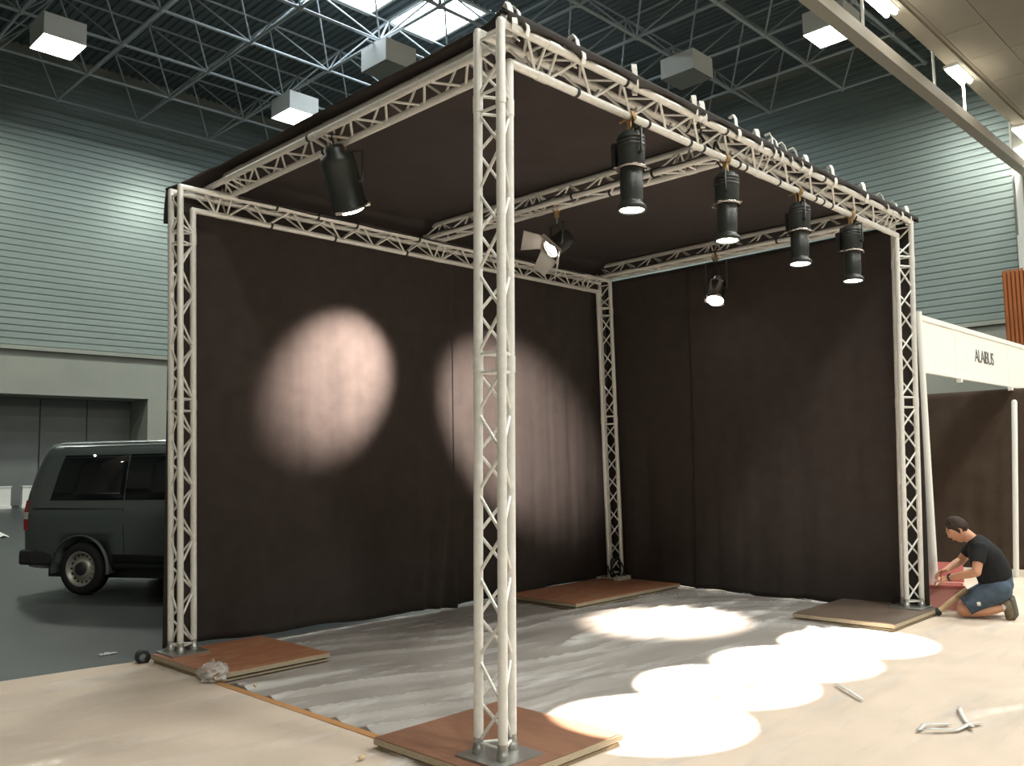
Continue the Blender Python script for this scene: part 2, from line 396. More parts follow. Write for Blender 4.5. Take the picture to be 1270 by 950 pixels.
for key, lab in (('F', 'nearest white truss column in the middle of the photo'), ('L', 'left truss column standing beside the grey van'),
                 ('R', 'right truss column in front of the kneeling man'), ('B', 'far corner truss column between the two curtain walls')):
    X, Y, bx, by, tx, ty, sg = OFF[key]
    b = Vector((X+bx, Y+by, PZ+.012)); t = Vector((X+tx, Y+ty, ZT)); TOPS[key] = t
    root = empty('truss_column', (b.x, b.y, PZ), lab, 'truss', 'aluminium truss columns')
    truss(root, b, t, (sg, 0, 0), (2.02, 3.46), 0, [(0, 0), (0, 0), (0, h)])
    cx = b.x+sg*h*.4
    MB().box((cx-.16, b.y-.16, PZ), (cx+.16, b.y+.16, PZ+.012)).build('base_plate', M['alu_dark' if key != 'B' else 'alu'], root)
    for q in ((b.x, b.y-a2), (b.x, b.y+a2), (b.x+sg*h, b.y)):
        MB().lathe([(.034, 0), (.034, .03), (.027, .035), (.027, .08)], 12, Matrix.Translation((q[0], q[1], PZ+.012))).build('foot_coupler', M['alu_dark'], root)
    for q in ((t.x, t.y-a2, ZT), (t.x, t.y+a2, ZT), (t.x+sg*h, t.y, ZT-h)):
        MB().lathe([(.006, -.026), (.018, -.02), (.026, 0), (.018, .02), (.006, .026)], 12, Matrix.Translation(q)).build('corner_joint', M['alu'], root)
def beam(lab, p, q, apex, joints, trim=None, ties=(), phase=0):
    root = empty('truss_beam', p, lab, 'truss', 'aluminium truss beams')
    return truss(root, p, q, apex, joints, phase, trim, ties=ties), root
ft = [(2, t) for t in (.72, 1.45, 1.95, 2.12, 2.62, 2.72, 3.25, 3.9, 4.05, 4.22)]+[(1, t) for t in (1.1, 2.0, 2.3, 3.0, 3.9)]+[(0, 2.06)]
beam('front truss beam carrying four black spotlights, between near and right columns', TOPS['F'], TOPS['R'], (0, 0, -1), (.42, 2.95, 5.45), [(0, 0), (0, 0), (h, h)], ft)
beam('truss beam along the top of the spotlit left curtain', TOPS['L'], TOPS['B'], (0, 0, -1), (.42, 2.95, 5.45), [(0, 0), (0, 0), (h, h)], [(2, t) for t in (.9, 1.6, 2.5, 4.1)]+[(1, t) for t in (.9, 1.35, 1.8, 2.6)])
ZC = 4.019
XB = [(Vector((.38, .06, ZC)), Vector((.38, 3.93, ZC))), (Vector((2.76, .165, 3.945)), Vector((2.86, 3.93, ZC))), (Vector((5.63, .165, 3.945)), Vector((5.86, 3.93, ZC)))]
def beam_at(i, y):
    p, q = XB[i]; return p.lerp(q, max(0, min(1, (y-p.y)/(q.y-p.y))))
beam('left cross beam of truss from near column to left column', *XB[0], (.28, 0, 1), (.35, 2.1, 3.45), [(0, 0)]*3, [(0, 2.2), (1, 2.15)], 1)
beam('middle cross beam of truss under the canopy, holding the flap lamp', *XB[1], (0, 0, 1), (.35, 2.1), [(0, 0)]*3, [(1, .6), (1, 1.5), (0, 1.2), (0, .9)])
beam('far cross beam of truss above the right curtain', *XB[2], (0, 0, 1), (1.9,), [(0, 0)]*3, [(1, 1.0), (1, 1.8), (0, 1.9)])

# ------------------------------------------------------------------ wooden base platforms
def platform(lab, x0, x1, y0, y1, m, seam=True):
    t = empty('wooden_platform', ((x0+x1)/2, (y0+y1)/2, 0), lab, 'platform', 'wooden base platforms')
    MB().box((x0+.015, y0+.015, .0125), (x1-.015, y1-.015, .03)).build('base_board', M['ply_edge'], t)
    MB().box((x0+.03, y0+.03, .03), (x1-.03, y1-.03, .042)).build('packing_layer', M['tape'], t)
    MB().box((x0, y0, .042), (x1, y1, PZ-.006)).build('board_core', M['ply_edge'], t)
    MB().box((x0+.004, y0+.004, PZ-.006), (x1-.004, y1-.004, PZ)).build('top_veneer', m, t)
    return t
platform('brown wooden platform under the nearest truss column', -.22, .74, -.24, .75, M['ply_brown'])
platform('worn orange-brown wooden platform under the left truss column', -.11, .88, 2.82, 3.9, M['ply_red'])
platform('long red-brown wooden platform under the far corner column', 3.93, 5.88, 2.80, 3.88, M['ply_red'])
platform('grey-brown wooden platform under the right truss column', 4.8, 5.95, -.17, .8, M['ply_grey'])

# ------------------------------------------------------------------ curtains and canopy
def fold(u, z, seed, amp):
    n = noise.noise(Vector((u*1.6+seed, z*.10, seed)))*1.0+noise.noise(Vector((u*5.5+seed, z*.18, seed*2)))*.42+noise.noise(Vector((u*16+z*.5, z*.55, seed)))*.12
    n += .35*noise.noise(Vector((u*2.2-z*1.1, z*1.3+seed, 3.3)))*max(0, 1-z/1.6)
    return n*amp
def curtain(name, lab, p0, p1, z0f, ztop, inward, seed, m=None, nu=90, nv=60, amp=.04, bulge=0, pull=None):
    p0, p1 = Vector((*p0, 0)), Vector((*p1, 0)); inn = Vector((*inward, 0)); L = (p1-p0).length
    def fn(u, v):
        zb = z0f(u); z = zb+(ztop-zb)*v
        k = max(.25, 1-.7*v)
        off = fold(u*L, z, seed, amp)*k+bulge*(1-v)**3*(.6+.4*noise.noise(Vector((u*5, 0, seed))))
        if pull: off += pull(u, z)
        return p0.lerp(p1, u)+inn*off+Vector((0, 0, z))
    b = MB(); b.grid(fn, nu, nv)
    o = b.build(name, m or M['cloth'], origin=(p0+p1)/2)
    sm = o.modifiers.new('thickness', 'SOLIDIFY'); sm.thickness = .004; sm.offset = -1 if False else 0
    return tag(o, lab, 'curtain', 'black stage curtains')
def gather(u, z):
    # bunched folds of the hem next to the seam
    d = (1-u)*3.2
    return .07*math.exp(-d*d*4)*max(0, 1-z/1.4)*(.6+.6*sin(d*26+z*3))
yl = W+.15
curtain('stage_curtain', 'black curtain behind the left truss column with a bright round spot', (.005, yl), (3.27, yl), lambda u: .10-.07*u+.012*sin(u*17), 3.99, (0, -1), 1.3, nu=120, pull=gather)
curtain('stage_curtain', 'black curtain with a pink-white spot, running to the far corner column', (3.22, yl+.012), (D+.16, yl+.012), lambda u: .03+.05*u+.01*sin(u*13), 3.99, (0, -1), 5.1, nu=100)
xr = D+.14
curtain('stage_curtain', 'dark unlit curtain next to the far corner column', (xr, yl), (xr, 2.58), lambda u: .035+.012*sin(u*11), 3.99, (-1, 0), 8.7, nu=60, bulge=.10)
curtain('stage_curtain', 'dark unlit curtain ending at the right truss column', (xr+.01, 2.64), (xr+.01, -.085), lambda u: .02+.012*sin(u*15), 3.99, (-1, 0), 11.9, nu=100, bulge=.16)

YA = lambda x: TOPS['F'].y+(TOPS['R'].y-TOPS['F'].y)*(x-TOPS['F'].x)/(TOPS['R'].x-TOPS['F'].x)-a2-RT-.004
ce_l = lambda y: .27-.24*math.exp(-((y+.13)/.22)**2)-.30*math.exp(-((y-4.0)/.2)**2)
def sst(t): t = max(0, min(1, t)); return t*t*(3-2*t)
def canopy_z(x, y):
    kn, kz = [], []
    for i in range(3):
        q = beam_at(i, y); kn.append(q.x); kz.append(q.z+h+RT+.010)
    kn = [-.3]+kn+[D+.3]; kz = [kz[0]-.14]+kz+[kz[2]-.08]
    for i in range(4):
        if x <= kn[i+1] or i == 3:
            t = (x-kn[i])/(kn[i+1]-kn[i]); sag = .05*4*t*(1-t) if i in (1, 2) else 0
            zi = kz[i]+(kz[i+1]-kz[i])*t-sag; break
    e0 = ZT+RT+.012; yl_ = YA(x)
    k = min(sst((y-yl_)/.24), sst((W+.19-y)/.3))
    roll = .055*math.exp(-((y-yl_-.05)/.05)**2)
    return e0+(zi-e0)*k+roll*(1-.5*k)+.010*noise.noise(Vector((x*2.1, y*2.3, 0)))*k
CLIPS = [.09, .17, .66, 1.225, 1.92, 2.03, 2.46, 2.81, 3.0, 3.11, 3.27, 3.45, 3.64, 4.1, 4.78, 5.24, 5.6, 5.86]
def hem(x):
    for p, q in zip([-.2]+CLIPS, CLIPS+[6.1]):
        if p <= x <= q: return ZT+.022-.05*(1-(4*(x-p)*(q-x)/(q-p)**2)**.6)
    return ZT-.03
b = MB()
x1, y1 = D+.15, W+.165
def cpt(u, v):
    y = -.13+(y1+.13)*v; xl = ce_l(y); x = xl+(x1-xl)*u
    y = YA(x)+(y1-YA(x))*v
    return x, y
def top(u, v): x, y = cpt(u, v); return (x, y, canopy_z(x, y))
b.grid(top, 150, 90)
def flap(u, v):
    x, y = cpt(u, 0); t = canopy_z(x, y); return (x, y-.003*sin(v*pi)+.003*sin(x*31)*v, t+(hem(x)-t)*v)
b.grid(flap, 260, 4)
def lside(u, v): x, y = cpt(0, u); return (x-.010*sin(v*pi), y, canopy_z(x, y)-(.020+.012*sin(u*9))*v)
b.grid(lside, 60, 3)
def bside(u, v): x, y = cpt(u, 1); return (x-.02*math.exp(-(u*20)**2)*v, y+.012*sin(v*pi), canopy_z(x, y)-(.08+.03*sin(u*13)+.24*math.exp(-(u*20)**2))*v)
b.grid(bside, 90, 3)
def rside(u, v): x, y = cpt(1, u); return (x+.010*sin(v*pi), y, canopy_z(x, y)-(.05+.02*sin(u*11))*v)
b.grid(rside, 60, 3)
cn = b.build('canopy_cloth', M['roof_cloth'], origin=(D/2, W/2, 4.1))
cn.modifiers.new('thickness', 'SOLIDIFY').thickness = .004
tag(cn, 'black cloth canopy stretched over the top of the truss stand', 'canopy')

# spring clamps that hold the cloth on the front chord
def clamp_mesh(flip):
    def strip(pts, wd=.026, th=.007):
        m = MB(); vs = []
        for i, (y, z) in enumerate(pts):
            p, q = pts[max(i-1, 0)], pts[min(i+1, len(pts)-1)]
            t = Vector((q[0]-p[0], q[1]-p[1])).normalized(); nrm = Vector((-t.y, t.x))*th/2
            for sx, sn in ((-1, -1), (1, -1), (1, 1), (-1, 1)): vs.append((sx*wd/2, y+nrm.x*sn, z+nrm.y*sn))
        n = len(pts); fs = [(3, 2, 1, 0), (4*n-4, 4*n-3, 4*n-2, 4*n-1)]
        for i in range(n-1):
            for k in range(4): fs.append((4*i+k, 4*i+(k+1) % 4, 4*i+4+(k+1) % 4, 4*i+4+k))
        return m.add(vs, fs)
    r = RT+.012
    outer = strip([(-r*.6, -r*.9), (-r, -r*.2), (-r, r*.4), (-r*.55, r*1.0), (-.008, .062), (-.004, .10), (.012, .128), (.045, .118)])
    inner = strip([(r*.6, -r*.9), (r, -r*.2), (r, r*.4), (r*.55, r*1.0), (.020, .060), (.05, .092), (.075, .10)])
    return outer, inner
co, ci = clamp_mesh(1)
cme, cme2, cme3 = co.mesh('jaw', M['white']), ci.mesh('jaw', M['white']), MB().tube((-.016, .004, .048), (.016, .004, .048), .008, 8).mesh('spring', M['alu_dark'])
CL_LAB = ['spring clamp at the tip of the nearest column', 'second spring clamp right of the nearest column tip', 'lone spring clamp between near column and first spotlight', 'spring clamp above the first hanging spotlight',
          'left one of the paired clamps above the mid beam end', 'right one of the paired clamps above the mid beam end', 'spring clamp just past the paired clamps, over the second spotlight', 'first clamp of the close row between second and third spotlights',
          'second clamp of the close row between second and third spotlights', 'third clamp of the close row between second and third spotlights', 'fourth clamp of the close row, left of the third spotlight',
          'fifth clamp of the close row, left of the third spotlight', 'clamp right above the third spotlight', 'clamp midway between third and fourth spotlights', 'clamp right above the fourth spotlight', 'third clamp from the right end of the front beam', 'second clamp from the right end of the front beam', 'rightmost clamp over the right truss column']
pF, pR = TOPS['F'], TOPS['R']
for i, x in enumerate(CLIPS):
    p = pF.lerp(pR, (x-pF.x)/(pR.x-pF.x))+Vector((0, -a2, 0))
    t = empty('spring_clamp', p, 'white '+CL_LAB[i], 'clamp', 'clamps holding the canopy cloth', random.uniform(-.9, .9))
    for nm, me in (('jaw', cme), ('jaw', cme2), ('spring', cme3)):
        o = bpy.data.objects.new(nm, me); COL.objects.link(o); o.parent = t
    t.rotation_euler.x = random.uniform(-.2, .1); t.scale = (1.25, 1.15, 1.25)

# ------------------------------------------------------------------ stage lamps
def spot(name, p, q, power, deg, blend, col=WARM, rad=.04, oval=1):
    l = bpy.data.lights.new(name, 'SPOT'); l.energy = power; l.spot_size = R(deg); l.spot_blend = blend; l.color = col; l.shadow_soft_size = rad
    o = bpy.data.objects.new(name, l); COL.objects.link(o); o.location = p
    o.rotation_euler = (Vector(q)-Vector(p)).to_track_quat('-Z', 'Y').to_euler(); o.scale = (oval, 1, 1)
def axis_mtx(p, d, roll=0):
    return Matrix.Translation(p) @ Vector(d).to_track_quat('Z', 'Y').to_matrix().to_4x4() @ Matrix.Rotation(roll, 4, 'Z')
def hook(root, p, drop):
    """hook clamp on a chord at p, with a stem of length drop"""
    p = Vector(p); b = MB(); r = RT+.008
    pts = [p+Vector((0, r*sin(t), r*cos(t))) for t in [R(a) for a in range(-140, 161, 20)]]
    for k in range(len(pts)-1):
        b.tube(pts[k]+Vector((-.018, 0, 0)), pts[k+1]+Vector((-.018, 0, 0)), .007, 6); b.tube(pts[k]+Vector((.018, 0, 0)), pts[k+1]+Vector((.018, 0, 0)), .007, 6)
        b.box(pts[k]-Vector((.018, .005, .005)), pts[k]+Vector((.018, .005, .005)))
    b.box((p.x-.016, p.y-.016, p.z-r-.055), (p.x+.016, p.y+.016, p.z-r+.004)); b.tube((p.x, p.y+r, p.z-.01), (p.x, p.y+r+.05, p.z-.02), .006, 6)
    b.build('hook_clamp', M['brass'], root)
    MB().tube((p.x, p.y, p.z-r-.05), (p.x, p.y, p.z-drop), .009, 8).build('stem', M['alu_dark'], root)

def profile_spot(x, lab, tilt, turn, pool):
    q = pF.lerp(pR, (x-pF.x)/(pR.x-pF.x)); p = Vector((x, q.y, ZT-h))
    t = empty('profile_spotlight', (p.x, p.y, p.z-.45), lab, 'spotlight', 'black profile spotlights on the front beam')
    hook(t, p, .105)
    d = Vector((sin(tilt[0]), sin(tilt[1]), -1)).normalized(); piv = p+Vector((0, 0, -.27))
    A = axis_mtx(piv, d, turn)     # local z runs from the lamp cap to the lens
    b = MB(); b.lathe([(.045, -.165), (.062, -.16), (.07, -.14), (.088, -.135), (.09, -.06), (.088, .05), (.082, .07), (.078, .075)], 24, A)
    b.build('lamp_house', M['lampblack'], t)
    b = MB()
    for z in (-.12, -.095, -.07): b.lathe([(.09, z), (.095, z+.003), (.095, z+.009), (.09, z+.012)], 24, A, False, False)
    b.build('cooling_ribs', M['black'], t)
    b = MB(); b.lathe([(.074, .075), (.102, .076), (.102, .086), (.074, .087)], 24, A, False, False); b.build('gate_ring', M['chrome'], t)
    for k in range(4):
        r_ = Matrix.Rotation(k*pi/2+.4, 4, 'Z'); m2 = A @ r_
        MB().prism([(.075, -.02), (.118, -.012), (.118, .012), (.075, .02)], m2 @ Matrix.Translation((0, 0, .079)), .003).build('shutter_blade', M['white_leaf'], t)
    b = MB(); b.lathe([(.07, .088), (.074, .092), (.074, .26), (.07, .30), (.072, .315), (.092, .33), (.096, .345), (.092, .36), (.082, .362)], 24, A, True, False)
    b.build('lens_barrel', M['lampblack'], t)
    MB().lathe([(.081, .345), (.081, .352), (.05, .358), (.0, .36)], 24, A, True, False).build('lens', M['lens'], t)
    b = MB(); s1 = -.104
    for s in (-1, 1):
        e0 = A @ Vector((s*.088, 0, 0)); top = p+Vector((0, 0, -.105)); e1 = A @ Vector((s*.112, 0, 0)); side = (e1-piv); side.z = 0
        u1 = top+Vector((side.x, side.y, -.0))
        b.tube(e0, e1, .012, 8)
        for k in range(2):
            pass
        b.path([top, u1, e1], .009, 6)
    b.build('yoke', M['black'], t)
    b = MB(); b.prism([(-.02, -.03), (.02, -.03), (.02, .03), (-.02, .03)], A @ Matrix.Translation((-.105, .04, -.11)), .17); b.build('side_handle', M['black'], t)
    b = MB(); b.path([A @ Vector((.04, .02, -.16)), A @ Vector((.10, .06, -.22)), p+Vector((.12, .05, -.10)), p+Vector((.10, .03, .01)), p+Vector((.05, .0, .035))], .006, 6); b.build('power_lead', M['tape'], t)
    spot('profile_spot_light', A @ Vector((0, 0, .375)), pool, PROFILE_W, 22.5, .10, (1, .90, .78))
profile_spot(1.28, 'first hanging black spotlight from the near column, the largest in view', (-.03, .0), .3, (1.20, -.08, 0))
profile_spot(2.46, 'second hanging black spotlight from the near column', (-.05, 0), 1.1, (2.25, .02, 0))
profile_spot(3.62, 'third hanging black spotlight from the near column', (-.06, 0), .7, (3.2, -.02, 0))
profile_spot(4.66, 'fourth hanging black spotlight, closest to the right column', (-.05, 0), .2, (4.2, -.08, 0))

def par_can(lab, chord, drop, aim, length, rad, m, power, deg, blend, turn=0, lensmat='lens', mid=.45, oval=1, face=None):
    chord = Vector(chord); t = empty('par_can', chord+Vector((0, 0, -drop)), lab, 'spotlight')
    hook(t, chord, .10)
    c0 = chord+Vector((0, 0, -drop)); d = (Vector(face or aim)-c0).normalized(); A = axis_mtx(c0, d, turn); L0, L1 = -length*(1-mid), length*mid
    b = MB(); b.lathe([(rad*.45, L0-.05), (rad*.55, L0-.045), (rad*.6, L0), (rad*.92, L0+.02), (rad, L0+.05), (rad, L1-.03), (rad*1.08, L1-.025), (rad*1.08, L1), (rad*.98, L1+.002)], 20, A, True, False); b.build('can', m, t)
    MB().lathe([(rad*.9, L1-.05), (rad*.95, L1+.003), (rad*.7, L1+.03), (0, L1+.045)], 20, A, True, False).build('lens', M[lensmat], t)
    for k in range(3):
        m2 = A @ Matrix.Rotation(k*2*pi/3+.5, 4, 'Z'); MB().prism([(rad*.9, -.03), (rad*1.2, -.03), (rad*1.2, .03), (rad*.9, .03)], m2 @ Matrix.Translation((0, 0, L1-.01)), .02).build('gel_clip', M['white_leaf'], t)
    ax = A.to_3x3() @ Vector((1, 0, 0)); hz = d.cross(Vector((0, 0, 1))).normalized()
    b = MB(); top = chord+Vector((0, 0, -.10))
    for s in (-1, 1): b.path([top, top+hz*s*(rad+.025), c0+hz*s*(rad+.025), c0+hz*s*(rad-.005)], .009, 6)
    b.build('yoke', M['black'], t)
    b = MB(); tail = A @ Vector((0, 0, L0-.05)); b.path([tail, tail-d*.05+Vector((0, 0, .03)), tail+Vector((.06, .05, .12)), chord+Vector((.05, .08, -.02))], .006, 6); b.build('power_lead', M['tape'], t)
    spot('can_lamp_light', A @ Vector((0, 0, L1+.07)), aim, power, deg, blend, (1, .85, .77) if face else WARM, .06, oval)
    return A, t
PC = beam_at(0, 2.03)+Vector((a2, 0, 0))
par_can('bulky black can lamp hung under the left cross beam, aimed at the curtain', PC, .33, (4.05, 3.957, 2.1), .42, .13, M['lampblack'], 7500, 31, .8, .2, oval=.6, face=(2.2, 2.95, .8))
par_can('small lit can lamp hung under the far cross beam, glowing at the camera', beam_at(2, 1.99)-Vector((a2, 0, 0)), .42, (4.05, 1.72, 0), .27, .10, M['chrome'], 4000, 27, .6, .4, mid=.6)
# flap lamp (fresnel with barn doors)
ch = beam_at(1, 2.04)+Vector((a2, 0, 0)); t = empty('flap_spotlight', ch+Vector((0, 0, -.36)), 'lamp with four bright metal flaps under the middle cross beam', 'spotlight')
hook(t, ch, .16)
aim = Vector((1.78, 3.957, 2.48)); c0 = ch+Vector((-.02, 0, -.36)); d = Vector((-.75, .30, -.60)).normalized(); A = axis_mtx(c0, d, .5)
MB().lathe([(.05, -.17), (.07, -.165), (.085, -.12), (.095, -.1), (.095, .05), (.10, .055), (.10, .075), (.088, .077)], 20, A, True, False).build('lamp_house', M['lampblack'], t)
MB().lathe([(.085, .03), (.085, .05), (.05, .062), (0, .066)], 20, A, True, False).build('lens', M['lens'], t)
MB().prism([(-.12, -.12), (.12, -.12), (.12, .12), (-.12, .12)], A @ Matrix.Translation((0, 0, .068)), .004).build('flap_frame', M['black'], t) if False else None
b = MB()
for s in ((-.118, -.118, .118, -.096), (-.118, .096, .118, .118), (-.118, -.096, -.096, .096), (.096, -.096, .118, .096)):
    b.prism([(s[0], s[1]), (s[2], s[1]), (s[2], s[3]), (s[0], s[3])], A @ Matrix.Translation((0, 0, .068)), .014)
b.build('flap_frame', M['white_leaf'], t)
for k, op in enumerate((50, 46, 55, 40)):
    m2 = A @ Matrix.Rotation(k*pi/2, 4, 'Z') @ Matrix.Translation((.108, 0, .08)) @ Matrix.Rotation(R(op), 4, 'Y')
    w0, w1 = (.10, .15) if k % 2 else (.10, .07)
    MB().add([m2 @ Vector(v) for v in ((0, -w0, 0), (0, w0, 0), (0, w1, .19), (0, -w1, .19), (.004, -w0, 0), (.004, w0, 0), (.004, w1, .19), (.004, -w1, .19))],
             [(0, 1, 2, 3), (7, 6, 5, 4), (0, 4, 5, 1), (1, 5, 6, 2), (2, 6, 7, 3), (3, 7, 4, 0)]).build('flap', M['white_leaf'], t)
hz = d.cross(Vector((0, 0, 1))).normalized(); top = ch+Vector((0, 0, -.16)); b = MB()
for s in (-1, 1): b.path([top, top+hz*s*.122, c0+hz*s*.122, c0+hz*s*.09], .009, 6)
b.build('yoke', M['black'], t)
spot('flap_light', A @ Vector((0, 0, .22)), aim, 4000, 36, .9, (1, .84, .76), .05)

# cables
def cable(lab, pts, r=.007, name='cable'):
    P = []
    pts = [Vector(p) for p in pts]
    for i in range(len(pts)-1):
        p0, p1, p2, p3 = pts[max(i-1, 0)], pts[i], pts[i+1], pts[min(i+2, len(pts)-1)]
        for k in range(6):
            u = k/6; P.append(.5*((2*p1)+(p2-p0)*u+(2*p0-5*p1+4*p2-p3)*u*u+(3*p1-p0-3*p2+p3)*u**3))
    P.append(pts[-1]); return tag(MB().path(P, r, 6).build(name, M['tape'], origin=pts[0]), lab, 'cable')
fy = lambda x: pF.y+(pR.y-pF.y)*(x-pF.x)/(pR.x-pF.x)
cable('black cable sagging along the inner chord of the front beam', [(x, fy(x)+a2+.035+.01*sin(x*9), ZT+.012-.03*abs(sin(x*3.1))) for x in [.5+.3*k for k in range(18)]], .009)
cable('black cable hanging in loops under the front beam near the second spotlight', [(2.05, fy(2)-.06, ZT+.01), (2.1, fy(2)-.02, ZT-.06), (2.2, fy(2)+.05, ZT-.02), (2.28, fy(2), ZT-.13), (2.4, fy(2)+.04, ZT-.03), (2.48, fy(2)+.05, ZT-.1)], .010)
cable('thin black cable tied along the middle cross beam', [beam_at(1, y)+Vector((-a2-.03, 0, .02+.012*sin(y*11))) for y in [.1+.35*k for k in range(11)]], .007)
cable('thin black cable tied along the far cross beam', [beam_at(2, y)+Vector((-a2-.03, 0, .02+.012*sin(y*12))) for y in [.2+.35*k for k in range(10)]], .007)
cable('thin black cable tied along the top of the left curtain beam', [(x, W+.0-a2-.03, ZT+.012-.02*abs(sin(x*4))) for x in [.5+.4*k for k in range(13)]], .007)
bx, by = D+.0, W-.02
cable('dark coiled cable leaning on the foot of the far corner column', [(bx-.17-.13*sin(a), by-.14+.04*cos(a*1.3), PZ+.012+.13-.12*cos(a)) for a in [k*pi/5 for k in range(24)]], .012, 'cable_coil')

# ------------------------------------------------------------------ floor coverings
def polymesh(polys, z0, z1):
    b = MB()
    for pl in polys: b.prism(pl, Matrix.Translation((0, 0, z0)), z1-z0)
    return b
YE = 4.10
cp = polymesh([[(-21, -25), (-.06, -25), (-.06, 4.02), (-.5, 4.10), (-1.1, 4.17), (-6, 4.6), (-21, 5.5)], [(-.06, -25), (16, -25), (16, -.16), (-.06, -.16)], [(6.06, -.16), (16, -.16), (16, 3.9), (6.06, 3.9)]], 0, .012)
tag(cp.build('carpet', M['carpet'], origin=(0, 0, 0)), 'beige carpet laid around the truss stand', 'carpet')
tag(MB().box((-.10, .74, .012), (-.045, 2.83, .017)).build('tape_strip', mat('orange_brown_tape', (.46, .24, .10), .5), origin=(-.07, 1.8, .012)), 'orange-brown tape strip along the left carpet edge', 'tape')
def wrinkle(x, y, seed, amp):
    w = .35*noise.noise(Vector((x*.5, y*.5, seed))); al = R(-20)+w
    u = x*cos(al)+y*sin(al); v = -x*sin(al)+y*cos(al)
    r1 = 1-abs(noise.noise(Vector((u*.35+seed, v*2.4, seed))))*2.6; r2 = 1-abs(noise.noise(Vector((u*.9, v*5.5+u*.6, seed+4))))*3
    r3 = 1-abs(noise.noise(Vector((x*2.6+y*2, y*3.2-x, seed+9))))*3.5
    m_ = max(0, .5+.9*noise.noise(Vector((x*.6, y*.6, seed+2))))
    return amp*(max(0, r1)**3+.28*m_*max(0, r2)**3+.12*m_*max(0, r3)**4)
def film(name, lab, x0, x1, y0, y1, z, seed, amp, m, nu, nv, edge=.05, holes=()):
    b = MB()
    def fn(u, v):
        x, y = x0+(x1-x0)*u, y0+(y1-y0)*v
        x += edge*noise.noise(Vector((y*1.3, seed, 0)))*(1-abs(2*u-1)**.2 if 0 < u < 1 else 1); y += edge*noise.noise(Vector((x*1.3, seed, 5)))*(1 if v in (0, 1) else 0)
        zz = z+wrinkle(x, y, seed, amp)
        return (x, y, zz)
    b.grid(fn, nu, nv)
    keep = []
    for f in b.f:
        cx = sum(b.v[i][0] for i in f)/4; cy = sum(b.v[i][1] for i in f)/4
        keep.append(not any(p < cx < q and r_ < cy < t_ for p, q, r_, t_ in holes))
    b.f = [f for f, k in zip(b.f, keep) if k]; b.sm = [True]*len(b.f)
    return tag(b.build(name, m, origin=((x0+x1)/2, (y0+y1)/2, 0)), lab, 'plastic film')
PL = [(-.22, .74, -.24, .75), (-.11, .88, 2.82, 3.9), (3.93, 5.88, 2.80, 3.88), (4.8, 5.95, -.17, .8)]
tag(MB().box((-.03, -.15, .001), (6.05, 4.03, .005)).build('underlay', mat('brown_underlay', (.20, .155, .12), .7, 0, .4, .25, 3), origin=(3, 1.9, 0)), 'dark brown floor underlay beneath the film inside the stand', 'floor sheet')
film('plastic_film', 'clear crinkled plastic film over the dark floor inside the stand', -.04, 6.02, -.13, 3.96, .006, 2.2, .034, M['film'], 220, 160, .015, PL)
film('plastic_film', 'clear plastic film over the beige carpet at lower left', -4.4, -.11, -2.6, 3.75, .0145, 6.1, .022, M['film_thin'], 130, 150, .12)
film('plastic_film', 'clear plastic film over the beige carpet at lower right', .2, 5.8, -4.2, -.32, .0145, 9.4, .020, M['film_thin'], 150, 110, .1)
# bunched film by the left platform, roll of black tape, crumbs, strips
b = MB()
def crumple(u, v, R0=.085, s=4.0):
    th, ph = 2*pi*u, pi*(v*.98+.01); n = Vector((sin(ph)*cos(th), sin(ph)*sin(th), cos(ph)))
    q = R0*(1+.45*noise.noise(n*s)+.2*noise.noise(n*s*3)); return Vector((-.06, 2.93, .075))+Vector((n.x*q*1.15, n.y*q*1.5, n.z*q*.8))
b.grid(lambda u, v: crumple(u, v), 40, 24); tag(b.build('film_bundle', M['film'], origin=(-.06, 2.93, .02)), 'crumpled bundle of clear film at the left platform corner', 'plastic film')
tag(MB().lathe([(.03, -.045), (.055, -.045), (.058, -.04), (.058, .04), (.055, .045), (.03, .045)], 18, axis_mtx((-.15, 3.97, .058), (.3, 1, 0)), False, False).lathe([(.03, -.045), (.03, .045)], 18, axis_mtx((-.15, 3.97, .058), (.3, 1, 0)), False, False).build('tape_roll', M['tape'], origin=(-.15, 3.97, 0)), 'black roll at the outer corner of the left platform', 'tape roll')
def strip(lab, pts, wd=.03):
    b = MB(); n = len(pts); P = [Vector((*p, 0)) for p in pts]; vs = []
    for i, p in enumerate(P):
        t = (P[min(i+1, n-1)]-P[max(i-1, 0)]).normalized(); q = Vector((-t.y, t.x, 0))*wd/2; z = .030+.012*(i % 2)
        vs += [p-q+Vector((0, 0, z)), p+q+Vector((0, 0, z))]
    b.add(vs, [(2*i, 2*i+2, 2*i+3, 2*i+1) for i in range(n-1)], True); o = b.build('plastic_strip', M['scrap'], origin=P[0]); o.modifiers.new('t', 'SOLIDIFY').thickness = .003
    return tag(o, lab, 'plastic strip')
strip('white plastic strip curving on the carpet at lower right', [(2.38, -1.58), (2.3, -1.55), (2.15, -1.52), (2.05, -1.43), (2.0, -1.36), (2.1, -1.36), (2.25, -1.45)], .03)
strip('straight white strip pointing at the right edge on the carpet', [(2.64, -1.38), (2.5, -1.43), (2.36, -1.5), (2.22, -1.58)], .025)
strip('short white strip beside the brightest floor pools', [(2.68, -.58), (2.55, -.72), (2.42, -.87)], .025)
for i, (x, y, lb) in enumerate(((-.37, .65, 'pale crumb on the carpet left of the near platform'), (.04, 2.5, 'pale crumb near the left platform corner'))):
    tag(MB().lathe([(.004, 0), (.016, .004), (.018, .012), (.006, .02)], 7, Matrix.Translation((x, y, .022)) @ Matrix.Rotation(i, 4, 'Z') @ Matrix.Diagonal((1.4, .8, 1, 1))).build('crumb', M['batten'], origin=(x, y, .02)), lb, 'litter')
